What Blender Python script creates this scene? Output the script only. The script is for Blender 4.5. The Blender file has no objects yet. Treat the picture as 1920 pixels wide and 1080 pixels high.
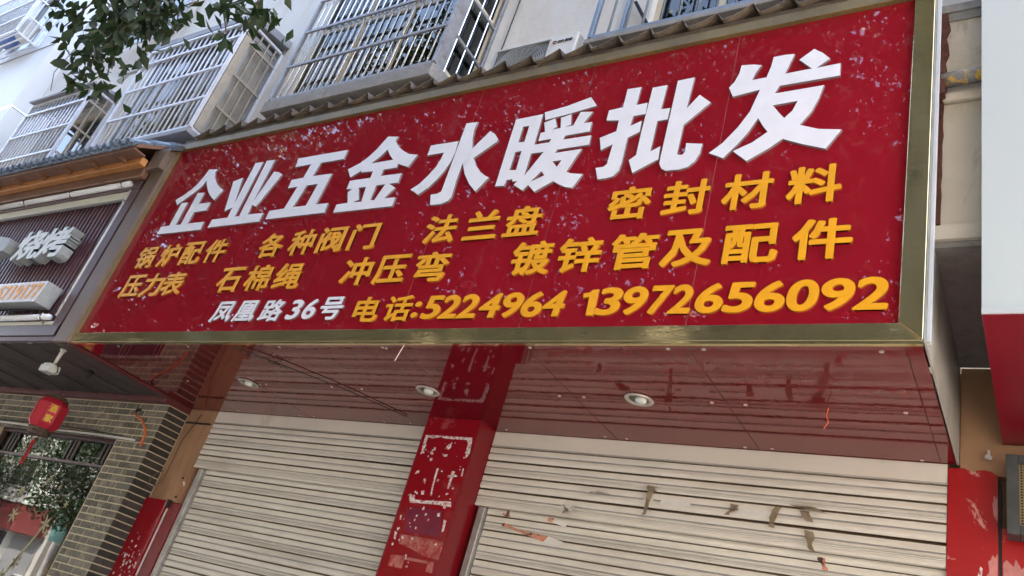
import bpy, bmesh, math, random
import numpy as np
from mathutils import Matrix, Vector
S = bpy.context.scene
COL = S.collection
rnd = random.Random(7)
nrng = np.random.default_rng(11)

# ------------------------------------------------------------------ camera
cam = bpy.data.cameras.new('camera'); camo = bpy.data.objects.new('camera', cam); COL.objects.link(camo)
cam.lens = 28.70; cam.sensor_width = 36; cam.clip_start = .05; cam.clip_end = 600
CR = ((.83515, .48391, .26136), (-.03700, .52303, -.85151), (-.54876, .70147, .45471))
CX, CY, CZ = Vector(CR[0]).normalized(), -Vector(CR[1]), -Vector(CR[2])
CZ = (CZ - CX * CZ.dot(CX)).normalized(); CY = CZ.cross(CX)
M = Matrix((CX, CY, CZ)).transposed().to_4x4(); M.translation = Vector((7.2173, -3.4368, 1.5))
camo.matrix_world = M
S.camera = camo

# ------------------------------------------------------------------ sky, sun, exposure
SUN_EL, SUN_AZ = 58.0, 20.0            # the sun stands behind the shop building; azimuth from +Y towards +X
W = bpy.data.worlds.new('World'); S.world = W; W.use_nodes = True
wn = W.node_tree; bg = wn.nodes['Background']
sky = wn.nodes.new('ShaderNodeTexSky'); sky.sky_type = 'NISHITA'; sky.sun_disc = False
sky.sun_elevation = math.radians(SUN_EL); sky.sun_rotation = math.radians(SUN_AZ)
sky.air_density = 1.0; sky.dust_density = 4.0; sky.ozone_density = .6; sky.altitude = 50
wn.links.new(sky.outputs[0], bg.inputs[0]); bg.inputs[1].default_value = .15
sl = bpy.data.lights.new('sun', 'SUN'); sl.energy = 4.5; sl.angle = math.radians(.5); sl.color = (1, .95, .88)
so = bpy.data.objects.new('sun', sl); COL.objects.link(so)
sd = Vector((math.sin(math.radians(SUN_AZ)) * math.cos(math.radians(SUN_EL)), math.cos(math.radians(SUN_AZ)) * math.cos(math.radians(SUN_EL)), math.sin(math.radians(SUN_EL))))
so.rotation_euler = sd.to_track_quat('Z', 'Y').to_euler(); so.location = (0, 20, 40)
S.view_settings.view_transform = 'Standard'; S.view_settings.look = 'None'
S.view_settings.gamma = 1; S.view_settings.exposure = 3.5
S.view_settings.use_curve_mapping = False
S.view_settings.use_white_balance = True; S.view_settings.white_balance_temperature = 6850; S.view_settings.white_balance_tint = 13
S.render.engine = 'CYCLES'
S.cycles.max_bounces = 8; S.cycles.glossy_bounces = 5; S.cycles.diffuse_bounces = 4; S.cycles.transmission_bounces = 6
S.cycles.transparent_max_bounces = 12; S.cycles.sample_clamp_indirect = 8

# ------------------------------------------------------------------ materials
def ramp(n, l, fac, stops):
    r = n.new('ShaderNodeValToRGB')
    while len(r.color_ramp.elements) < len(stops): r.color_ramp.elements.new(.5)
    for e, (p, c) in zip(r.color_ramp.elements, stops):
        e.position = p; e.color = (*c, 1) if len(c) == 3 else c
    l.new(fac, r.inputs[0]); return r.outputs[0]
def noise(n, l, scale=5, detail=4, rough=.6, stretch=(1, 1, 1), dist=0.0, off=(0, 0, 0)):
    g = n.new('ShaderNodeNewGeometry'); m = n.new('ShaderNodeMapping'); m.inputs[3].default_value = stretch; m.inputs[1].default_value = off
    l.new(g.outputs['Position'], m.inputs[0]); t = n.new('ShaderNodeTexNoise')
    t.inputs['Scale'].default_value = scale; t.inputs['Detail'].default_value = detail; t.inputs['Roughness'].default_value = rough
    t.inputs['Distortion'].default_value = dist
    l.new(m.outputs[0], t.inputs['Vector']); return t.outputs[0]
def mixc(n, l, fac, a, b):
    m = n.new('ShaderNodeMix'); m.data_type = 'RGBA'
    if isinstance(fac, float): m.inputs[0].default_value = fac
    else: l.new(fac, m.inputs[0])
    for i, v in ((6, a), (7, b)):
        if isinstance(v, tuple): m.inputs[i].default_value = (*v, 1)
        else: l.new(v, m.inputs[i])
    return m.outputs[2]
def mat(name, col, rough=.6, metal=0, dirt=None, dirts=(), bump=0, bscale=40, bstretch=(1, 1, 1), coat=0, ior=1.5, rvar=0, var=.08, vscale=3, piece=0, spec=.5, trans=0, fine=True):
    """dirts: list of (colour, noise scale, low, high, stretch, offset) layers"""
    m = bpy.data.materials.new(name); m.use_nodes = True; n = m.node_tree.nodes; l = m.node_tree.links
    p = n['Principled BSDF']; p.inputs['Roughness'].default_value = rough; p.inputs['Metallic'].default_value = metal
    p.inputs['IOR'].default_value = ior; p.inputs['Coat Weight'].default_value = coat; p.inputs['Coat Roughness'].default_value = .03
    p.inputs['Specular IOR Level'].default_value = spec
    lo = tuple(max(0, c * (1 - var)) for c in col); hi = tuple(min(1, c * (1 + var)) for c in col)
    c = ramp(n, l, noise(n, l, vscale, 5, .65), ((.3, lo), (.7, hi)))
    if piece:
        oi = n.new('ShaderNodeObjectInfo')
        hs = n.new('ShaderNodeHueSaturation'); mr = n.new('ShaderNodeMapRange')
        mr.inputs[3].default_value = 1 - piece; mr.inputs[4].default_value = 1 + piece
        l.new(oi.outputs['Random'], mr.inputs[0]); l.new(mr.outputs[0], hs.inputs['Value']); l.new(c, hs.inputs['Color']); c = hs.outputs[0]
    for dcol, sc, a, b, st, off in dirts:
        f = ramp(n, l, noise(n, l, sc, 8, .68, st, .4, off), ((a, (0, 0, 0)), (b, (1, 1, 1))))
        c = mixc(n, l, f, c, dcol)
    l.new(c, p.inputs['Base Color'])
    if rvar:
        mr = n.new('ShaderNodeMapRange'); l.new(noise(n, l, 9, 6, .7), mr.inputs[0])
        mr.inputs[1].default_value = .3; mr.inputs[2].default_value = .7
        mr.inputs[3].default_value = max(0, rough - rvar); mr.inputs[4].default_value = rough + rvar; l.new(mr.outputs[0], p.inputs['Roughness'])
    if bump:
        b = n.new('ShaderNodeBump'); b.inputs['Strength'].default_value = bump; b.inputs['Distance'].default_value = .01
        l.new(noise(n, l, bscale, 5, .6, bstretch), b.inputs['Height']); l.new(b.outputs[0], p.inputs['Normal'])
        if coat: l.new(b.outputs[0], p.inputs['Coat Normal'])
    return m
ONE = (1, 1, 1)
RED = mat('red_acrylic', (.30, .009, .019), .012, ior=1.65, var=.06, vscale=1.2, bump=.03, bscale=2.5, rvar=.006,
          dirts=(((.32, .10, .10), 2.2, .60, .92, (1.4, 1, .5), (3, 0, 0)), ((.45, .22, .2), 30, .76, .80, (1, 1, .6), (0, 0, 0))))
SEAL = mat('sealant', (.42, .13, .11), .6, var=.2)
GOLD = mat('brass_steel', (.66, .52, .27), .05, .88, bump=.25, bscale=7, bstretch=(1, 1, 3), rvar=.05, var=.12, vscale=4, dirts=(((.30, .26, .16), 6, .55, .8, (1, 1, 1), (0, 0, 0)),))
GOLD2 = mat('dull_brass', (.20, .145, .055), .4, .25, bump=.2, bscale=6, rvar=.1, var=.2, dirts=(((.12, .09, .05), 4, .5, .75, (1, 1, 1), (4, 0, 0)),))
WLET = mat('letter_white', (.84, .82, .84), .35, var=.04, vscale=6, dirts=(((.6, .54, .52), 7, .60, .9, (1, 1, .4), (0, 0, 0)), ((.3, .26, .24), 55, .76, .79, ONE, (0, 0, 0))))
OLET = mat('letter_orange', (.86, .37, .012), .35, var=.07, vscale=7, dirts=(((.55, .20, .02), 9, .62, .85, (1, 1, .4), (0, 0, 0)),))
LSIDE = mat('letter_edge_grey', (.22, .17, .17), .5)
OSIDE = mat('letter_edge_ochre', (.50, .19, .01), .5)
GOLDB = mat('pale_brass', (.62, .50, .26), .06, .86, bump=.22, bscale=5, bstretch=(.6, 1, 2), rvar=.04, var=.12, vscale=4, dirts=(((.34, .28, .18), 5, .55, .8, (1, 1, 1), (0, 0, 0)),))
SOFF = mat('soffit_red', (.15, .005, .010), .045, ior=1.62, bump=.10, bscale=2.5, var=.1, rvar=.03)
SOFFE = mat('soffit_joint', (.05, .012, .012), .6)
CREAM = mat('shutter_cream', (.73, .68, .575), .5, var=.05, vscale=5, bump=.15, bscale=4, bstretch=(.6, 1, 3),
            dirts=(((.42, .36, .27), 2.2, .52, .85, (.35, 1, 2.5), (0, 0, 0)), ((.50, .17, .05), 5, .70, .76, (.7, 1, 6), (7, 0, 3)), ((.25, .2, .15), 26, .74, .80, ONE, (2, 0, 3))))
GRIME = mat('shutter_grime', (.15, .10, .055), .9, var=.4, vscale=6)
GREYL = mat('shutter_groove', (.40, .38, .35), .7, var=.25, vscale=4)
CREAMF = mat('header_cream', (.72, .66, .55), .6, var=.05, bump=.2, bscale=3, dirts=(((.45, .39, .30), 3, .58, .8, (1, 1, 1), (1, 0, 0)), ((.2, .16, .12), 60, .76, .79, ONE, (2, 0, 3))))
RAIL = mat('galvanised', (.42, .41, .38), .45, .6, var=.2, vscale=8, dirts=(((.22, .18, .13), 9, .5, .8, ONE, (0, 0, 0)),))
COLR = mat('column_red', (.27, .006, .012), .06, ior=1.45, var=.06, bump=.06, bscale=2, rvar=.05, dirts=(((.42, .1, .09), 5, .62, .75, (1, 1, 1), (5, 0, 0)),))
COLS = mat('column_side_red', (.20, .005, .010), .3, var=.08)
PEEL = mat('peeled_red', (.42, .010, .012), .3, var=.06, bump=.12, bscale=8, dirts=(((.66, .30, .26), 5, .60, .63, ONE, (1, 0, 5)), ((.75, .7, .66), 14, .70, .72, ONE, (0, 0, 0))))
PINKP = mat('faded_pink_paper', (.58, .22, .20), .6, var=.2, vscale=12, dirts=(((.42, .02, .02), 16, .56, .60, ONE, (0, 0, 0)), ((.75, .68, .70), 30, .68, .72, ONE, (0, 0, 0))))
PAPER = mat('old_paper', (.74, .66, .64), .8, var=.15, vscale=20, dirts=(((.45, .08, .07), 45, .52, .56, ONE, (0, 0, 0)),))
RESI = mat('glue_residue', (.46, .14, .11), .5, var=.2, vscale=15, dirts=(((.34, .02, .02), 14, .45, .55, ONE, (0, 0, 0)), ((.7, .6, .55), 50, .66, .7, ONE, (0, 0, 0))))
TAPE = mat('brown_tape', (.30, .235, .15), .35, var=.3, vscale=15)
TAPEW = mat('pale_tape', (.72, .68, .62), .4, var=.1, vscale=15)
TAPEO = mat('orange_poster_scrap', (.62, .26, .16), .6, var=.2, vscale=20, dirts=(((.05, .04, .04), 12, .55, .58, (1, 1, 1), (0, 0, 0)),))
STUC = mat('painted_stucco', (.83, .785, .70), .85, var=.06, vscale=.8, bump=.3, bscale=30,
           dirts=(((.60, .47, .30), 1.1, .56, .88, (1, 1, .35), (0, 0, 0)), ((.55, .47, .36), .7, .62, .92, (1.6, 1, .3), (9, 0, 0)), ((.30, .26, .2), 18, .68, .74, (1, 1, .6), (9, 0, 0))))
STUW = mat('white_wall_tile', (.88, .88, .87), .5, var=.03, vscale=.8, dirts=(((.62, .58, .5), 1.0, .6, .95, (1, 1, .35), (0, 0, 0)),))
CONC = mat('grey_concrete', (.30, .285, .26), .85, var=.18, vscale=5, bump=.4, bscale=40, dirts=(((.14, .12, .10), 5, .5, .8, ONE, (0, 0, 0)),))
CRK = mat('cracked_render', (.62, .55, .44), .9, var=.08, vscale=3, bump=.5, bscale=22, dirts=(((.30, .22, .15), 5, .60, .75, (1, 1, .4), (0, 0, 0)),))
ORNG = mat('tan_render', (.42, .235, .125), .85, var=.1, vscale=3, bump=.2, dirts=(((.25, .12, .06), 3, .55, .8, (1, 1, .3), (0, 0, 0)),))
BRICK = mat('grey_brick', (.16, .145, .11), .85, var=.3, vscale=14, bump=.5, bscale=60, piece=.32, dirts=(((.36, .32, .22), 11, .50, .72, ONE, (0, 0, 0)), ((.10, .095, .08), 20, .60, .75, ONE, (5, 0, 0))))
BRICKSH = mat('shaded_brick', (.055, .045, .036), .85, var=.3, vscale=14, bump=.5, bscale=60, piece=.35)
MORT = mat('mortar', (.58, .50, .34), .9, var=.15, vscale=20, bump=.5, bscale=80)
WOODB = mat('brown_wood', (.20, .095, .050), .55, var=.2, vscale=6, bump=.2, bscale=30, bstretch=(.1, 1, 1), dirts=(((.09, .045, .025), 3, .55, .66, (1.3, 1, 6), (0, 0, 0)),))
WOODO = mat('orange_wood', (.50, .205, .055), .5, var=.15, vscale=6, dirts=(((.25, .09, .03), 4, .58, .68, (1, 1, 6), (2, 0, 0)),))
POSTM = mat('taupe_post', (.16, .11, .075), .5, var=.12, vscale=4, dirts=(((.13, .08, .055), 3, .55, .7, (4, 1, .5), (0, 0, 0)),))
PURP = mat('purple_frame', (.125, .075, .080), .4, var=.1)
SLATM = mat('slat_purple', (.14, .068, .082), .38, var=.1, vscale=4, piece=.12)
BACKD = mat('dark_backing', (.008, .004, .007), .8)
LAMPW = mat('lamp_white', (.80, .80, .78), .3, var=.03)
STRIPW = mat('strip_cream', (.80, .79, .66), .4, var=.04)
LSTEEL = mat('letter_steel', (.42, .43, .41), .5, .2, var=.15, vscale=20)
LFACE = mat('letter_face_pale', (.80, .84, .80), .4, var=.1, vscale=30)
SOFB = mat('dark_board', (.062, .044, .038), .6, var=.15, vscale=4, piece=.12)
LINT = mat('maroon_beam', (.12, .03, .028), .45, var=.2, vscale=6)
TILEB = mat('blue_grey_tile', (.24, .32, .43), .5, var=.2, vscale=12, piece=.2, bump=.3, dirts=(((.06, .07, .08), 14, .5, .7, ONE, (0, 0, 0)),))
TILEN = mat('brown_grey_tile', (.115, .083, .054), .8, var=.28, vscale=8, piece=.15, bump=.5, bscale=30, dirts=(((.055, .042, .032), 5, .48, .68, ONE, (0, 0, 0)), ((.28, .22, .14), 9, .6, .75, ONE, (5, 0, 0))))
BARW = mat('cage_aluminium', (.72, .73, .76), .35, .15, var=.12, vscale=10)
BARS = mat('cage_side_tan', (.42, .36, .28), .6, .1, var=.15, vscale=8)
BARG = mat('cage_grey', (.30, .30, .31), .45, .5, var=.2, vscale=10, dirts=(((.18, .12, .08), 12, .55, .7, ONE, (0, 0, 0)),))
BARB = mat('cage_blue_grey', (.20, .25, .31), .4, .4, var=.15, vscale=10)
BARL = mat('cage_stainless', (.66, .68, .70), .22, .9, var=.1, vscale=10)
SHEET = mat('grey_sheet', (.34, .34, .35), .55, .2, var=.15, vscale=4, dirts=(((.2, .17, .13), 4, .5, .75, ONE, (0, 0, 0)),))
FRAMC = mat('cream_frame', (.66, .56, .40), .5, var=.06)
FRAMD = mat('frame_aluminium', (.45, .45, .45), .4, .4)
CURT = mat('curtain', (.26, .24, .19), .9, var=.25, vscale=3)
DARK = mat('dark_interior', (.03, .03, .032), .9)
WHITE = mat('sign_white', (.52, .56, .54), .35, var=.02, vscale=.7, dirts=(((.52, .53, .49), 2, .6, .95, (3, 1, .25), (0, 0, 0)),))
REDN = mat('neighbour_red', (.17, .006, .014), .22, var=.06, bump=.1, bscale=1)
REDC = mat('neighbour_red_board', (.19, .006, .016), .25, var=.05)
BEIGEP = mat('beige_pane', (.36, .33, .27), .25, var=.15, vscale=3, dirts=(((.20, .18, .14), 4, .5, .8, ONE, (0, 0, 0)),))
GREYP = mat('side_panel_grey', (.42, .42, .38), .42, .1, var=.12, vscale=3, bump=.3, bscale=2, dirts=(((.18, .16, .12), 5, .52, .8, (1, 1, .3), (0, 0, 0)),))
REFL_M = mat('painted_reflection', (.20, .012, .040), .12, var=.3, vscale=8, dirts=(((.30, .10, .12), 30, .72, .8, ONE, (0, 0, 0)),))  # purple-red reflection on the column, put into a colour
RUST = mat('rust', (.10, .032, .018), .95, var=.4, vscale=20, bump=1, bscale=40)
PIPEY = mat('pipe_yellow_grey', (.25, .24, .22), .6, var=.2, vscale=20, dirts=(((.70, .42, .04), 7, .50, .53, (1.5, 1, 1), (1, 0, 0)),))
ACW = mat('ac_casing', (.72, .70, .64), .4, var=.04, vscale=4)
ACG = mat('ac_grille', (.40, .40, .38), .5, var=.05)
BLACK = mat('black_cable', (.015, .014, .014), .6)
ORPL = mat('orange_conduit', (.62, .13, .03), .4)
WPL = mat('white_plastic', (.62, .60, .54), .4, var=.08)
LANT = mat('lantern_red', (.55, .02, .04), .5, var=.12, vscale=6)
LANTG = mat('lantern_gold', (.60, .36, .03), .4, .3)
LANTB = mat('lantern_brown', (.11, .07, .045), .6, var=.3, vscale=20)
TREAD = mat('tassel_red', (.42, .015, .012), .8)
STEEL = mat('steel', (.45, .44, .42), .22, .9)
BULB = mat('bulb_white', (.72, .74, .68), .25, var=.1, vscale=30)
LIGHTB = mat('light_bezel', (.62, .58, .50), .25, .5)
MESHG = mat('speaker_mesh', (.10, .085, .05), .6, .3)
GFRM = mat('grey_steel_frame', (.085, .088, .088), .45, .4, var=.3, vscale=10)
STICK = mat('gold_decal', (.30, .25, .09), .5, var=.2, vscale=10)
ASPH = mat('asphalt', (.055, .055, .055), .9, var=.15, vscale=8, bump=.3)
PAVE = mat('paving', (.30, .28, .25), .85, var=.12, vscale=6, dirts=(((.2, .18, .15), 2, .5, .8, ONE, (0, 0, 0)),))
PAINT = mat('road_paint', (.75, .75, .72), .7)
OPPW = mat('opposite_wall', (.42, .42, .41), .85, var=.08, vscale=.6, dirts=(((.5, .46, .38), .8, .55, .8, (1, 1, .3), (0, 0, 0)),))
OPPG = mat('opposite_grey', (.20, .21, .22), .8, var=.1, vscale=.8)
OPPR = mat('opposite_red', (.15, .03, .03), .5)
OPPT = mat('opposite_teal', (.10, .24, .22), .5)
CARW = mat('car_paint', (.5, .51, .52), .2, coat=.6, var=.02)
TYRE = mat('tyre', (.02, .02, .02), .8)
BARK = mat('bark', (.10, .075, .05), .9, var=.3, vscale=12, bump=.8)

def glass(name, tint, ior, rough=.01):
    m = bpy.data.materials.new(name); m.use_nodes = True; n = m.node_tree.nodes; l = m.node_tree.links; n.clear()
    o = n.new('ShaderNodeOutputMaterial'); g = n.new('ShaderNodeBsdfGlossy'); t = n.new('ShaderNodeBsdfTransparent'); f = n.new('ShaderNodeFresnel'); mx = n.new('ShaderNodeMixShader')
    g.inputs['Roughness'].default_value = rough; g.inputs['Color'].default_value = (.95, .97, .97, 1); t.inputs[0].default_value = (*tint, 1); f.inputs[0].default_value = ior
    b = n.new('ShaderNodeBump'); b.inputs['Strength'].default_value = .06; b.inputs['Distance'].default_value = .01
    l.new(noise(n, l, 1.7, 2, .5), b.inputs['Height']); l.new(b.outputs[0], g.inputs['Normal'])
    l.new(f.outputs[0], mx.inputs[0]); l.new(t.outputs[0], mx.inputs[1]); l.new(g.outputs[0], mx.inputs[2]); l.new(mx.outputs[0], o.inputs[0]); return m
GLASS = glass('window_glass', (.50, .56, .54), 1.6)
SHOPG = glass('shop_glass', (.38, .48, .43), 1.55)
def leafmat(name, col):
    m = bpy.data.materials.new(name); m.use_nodes = True; n = m.node_tree.nodes; l = m.node_tree.links; p = n['Principled BSDF']
    c = ramp(n, l, noise(n, l, 6, 3, .6), ((.3, tuple(v * .6 for v in col)), (.7, tuple(v * 1.4 for v in col)))); l.new(c, p.inputs['Base Color'])
    p.inputs['Roughness'].default_value = .5
    t = n.new('ShaderNodeBsdfTranslucent'); t.inputs[0].default_value = (col[0] * 1.6, col[1] * 1.9, col[2] * .9, 1); mx = n.new('ShaderNodeMixShader'); mx.inputs[0].default_value = .22
    l.new(p.outputs[0], mx.inputs[1]); l.new(t.outputs[0], mx.inputs[2]); l.new(mx.outputs[0], n['Material Output'].inputs[0]); return m
LEAF = leafmat('leaf_green', (.016, .034, .010))

# ------------------------------------------------------------------ mesh helpers
class MB:
    def __init__(s): s.v = []; s.f = []; s.m = []
    def add(s, vs, fs, mi=0):
        k = len(s.v); s.v += [tuple(v) for v in vs]; s.f += [tuple(i + k for i in f) for f in fs]; s.m += [mi] * len(fs); return s
    def box(s, x0, x1, y0, y1, z0, z1, mi=0):
        x0, x1 = sorted((x0, x1)); y0, y1 = sorted((y0, y1)); z0, z1 = sorted((z0, z1))
        return s.add([(x, y, z) for z in (z0, z1) for y in (y0, y1) for x in (x0, x1)],
                     [(0, 2, 3, 1), (4, 5, 7, 6), (0, 1, 5, 4), (2, 6, 7, 3), (0, 4, 6, 2), (1, 3, 7, 5)], mi)
    def tube(s, pts, r, n=8, mi=0, caps=True, rs=None):
        pts = [Vector(p) for p in pts]; k = len(s.v); N = len(pts); prev = None
        for i, p in enumerate(pts):
            d = (pts[min(i + 1, N - 1)] - pts[max(i - 1, 0)]).normalized()
            u = (prev - d * prev.dot(d)) if prev is not None else (Vector((0, 0, 1)).cross(d) if abs(d.z) < .9 else Vector((1, 0, 0)).cross(d))
            u.normalize(); prev = u; w = d.cross(u); rr = rs[i] if rs else r
            for j in range(n):
                a = 2 * math.pi * (j + .5) / n; s.v.append(tuple(p + (u * math.cos(a) + w * math.sin(a)) * rr))
        for i in range(N - 1):
            for j in range(n): s.f.append((k + i * n + j, k + i * n + (j + 1) % n, k + (i + 1) * n + (j + 1) % n, k + (i + 1) * n + j)); s.m.append(mi)
        if caps: s.f += [tuple(k + j for j in range(n))[::-1], tuple(k + (N - 1) * n + j for j in range(n))]; s.m += [mi, mi]
        return s
    def prism(s, prof, a0, a1, axis='x', mi=0, caps=True, mis=None, closed=True):
        """closed 2-D profile extruded along an axis. axis x: (y,z), y: (x,z), z: (x,y)"""
        def P(a, b, c): return {'x': (c, a, b), 'y': (a, c, b), 'z': (a, b, c)}[axis]
        k = len(s.v); N = len(prof)
        s.v += [P(a, b, a0) for a, b in prof] + [P(a, b, a1) for a, b in prof]
        for i in range(N if closed else N - 1):
            j = (i + 1) % N; s.f.append((k + i, k + j, k + N + j, k + N + i)); s.m.append(mis[i] if mis else mi)
        if caps and closed: s.f += [tuple(k + i for i in range(N))[::-1], tuple(k + N + i for i in range(N))]; s.m += [mi, mi]
        return s
    def mesh(s, name, mats, smooth=False, bevel=0, shift=(0, 0, 0)):
        me = bpy.data.meshes.new(name); sh = Vector(shift)
        me.from_pydata([tuple(Vector(v) - sh) for v in s.v], [], s.f)
        for m in (mats if isinstance(mats, (list, tuple)) else [mats]): me.materials.append(m)
        me.polygons.foreach_set('material_index', s.m)
        bm = bmesh.new(); bm.from_mesh(me); bmesh.ops.recalc_face_normals(bm, faces=bm.faces)
        if bevel: bmesh.ops.bevel(bm, geom=[e for e in bm.edges if len(e.link_faces) == 2 and e.calc_face_angle(0) > .6], offset=bevel, segments=1, affect='EDGES', clamp_overlap=True)
        bm.to_mesh(me); bm.free()
        if smooth:
            me.polygons.foreach_set('use_smooth', [True] * len(me.polygons))
        return me
    def build(s, name, mats, parent=None, smooth=False, bevel=0, loc=None, **props):
        base = Vector(wloc(parent)) if parent else Vector((0, 0, 0))
        if loc is None: loc = base
        me = s.mesh(name, mats, smooth, bevel, loc)
        return link(name, me, parent, Vector(loc), **props)
WL = {}
def wloc(o): return WL.get(o.name, (0, 0, 0))
def link(name, me, parent=None, loc=(0, 0, 0), **props):
    o = bpy.data.objects.new(name, me); COL.objects.link(o); WL[o.name] = tuple(loc)
    if parent: o.parent = parent; o.location = Vector(loc) - Vector(wloc(parent))
    else: o.location = loc
    for k, v in props.items(): o[k] = v
    return o
def thing(name, loc, label, category, group=None):
    o = bpy.data.objects.new(name, None); COL.objects.link(o); o.location = loc; WL[o.name] = tuple(loc); o.empty_display_size = .1
    o['label'] = label; o['category'] = category
    if group: o['group'] = group
    return o
def box(name, m, parent, x0, x1, y0, y1, z0, z1, bevel=0, **props):
    return MB().box(x0, x1, y0, y1, z0, z1).build(name, m, parent, bevel=bevel, **props)
def curve_mesh(name, polys, depth, mats, bevel=.0025):
    """polygons (x,z) with holes -> solid letter; front faces -Y at y=0, back at +depth"""
    cu = bpy.data.curves.new('c', 'CURVE'); cu.dimensions = '2D'; cu.fill_mode = 'BOTH'; cu.extrude = depth / 2
    cu.bevel_depth = bevel; cu.bevel_resolution = 0
    for pl in polys:
        sp = cu.splines.new('POLY'); sp.points.add(len(pl) - 1); sp.use_cyclic_u = True
        for p, (x, z) in zip(sp.points, pl): p.co = (x, z, 0, 1)
    return solid(name, cu, depth, mats)
def solid(name, cu, depth, mats):
    o = bpy.data.objects.new('t', cu); COL.objects.link(o)
    bpy.context.view_layer.update(); dg = bpy.context.evaluated_depsgraph_get()
    me = bpy.data.meshes.new_from_object(o.evaluated_get(dg)); bpy.data.objects.remove(o); bpy.data.curves.remove(cu)
    n = len(me.vertices); a = np.empty(n * 3, 'f'); me.vertices.foreach_get('co', a); a = a.reshape(-1, 3)
    b = np.stack([a[:, 0], -a[:, 2] + depth / 2, a[:, 1]], 1); me.vertices.foreach_set('co', b.astype('f').ravel())
    me.name = name; me.materials.clear()
    for m in mats: me.materials.append(m)
    me.update(); idx = [0 if (p.normal.y < -.8) else 1 for p in me.polygons]
    me.polygons.foreach_set('material_index', idx); me.polygons.foreach_set('use_smooth', [False] * len(idx)); me.update()
    return me
GC = {}
def glyph(ch, w, h, depth, mats, offset=.02, shear=0.0, copies=8):
    """one character as a solid, centred on x and z; w,h = size it is fitted to. The stroke is fattened by
    stacking copies of the outline shifted round a small circle, each a hair further forward."""
    cu = bpy.data.curves.new('g', 'FONT'); cu.body = ch; cu.extrude = depth / 2; cu.resolution_u = 6 if ch.isascii() else 2
    me0 = solid('character', cu, depth, mats)
    n = len(me0.vertices); a = np.empty(n * 3, 'f'); me0.vertices.foreach_get('co', a); a = a.reshape(-1, 3)
    faces = [tuple(p.vertices) for p in me0.polygons]; fm = [p.material_index for p in me0.polygons]
    lo, hi = a.min(0), a.max(0); c = (lo + hi) / 2; sz = np.maximum(hi - lo, .05) + 2 * offset
    V, F, MI = [], [], []
    k = copies if offset > 0 else 1
    for i in range(k):
        t = 2 * math.pi * (i + .5) / k; b = a.copy()
        b[:, 0] += offset * math.cos(t) * (offset > 0); b[:, 2] += offset * math.sin(t) * (offset > 0); b[:, 1] -= .00022 * i
        V.append(b); F += [tuple(v + i * n for v in f) for f in faces]; MI += fm
    a = np.concatenate(V)
    a[:, 0] = (a[:, 0] - c[0]) * (w / sz[0]); a[:, 2] = (a[:, 2] - c[2]) * (h / sz[2])
    a[:, 0] += a[:, 2] * shear
    me = bpy.data.meshes.new('character'); me.from_pydata(a.tolist(), [], F); me.polygons.foreach_set('material_index', MI)
    for m in mats: me.materials.append(m)
    bpy.data.meshes.remove(me0); me.update(); return me
def flat(name, polyxz, y, m, parent, th=.0015):
    """thin irregular sheet lying on a vertical wall face"""
    return MB().prism([(x, z) for x, z in polyxz], y, y + th, 'y').build(name, m, parent)

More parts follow.
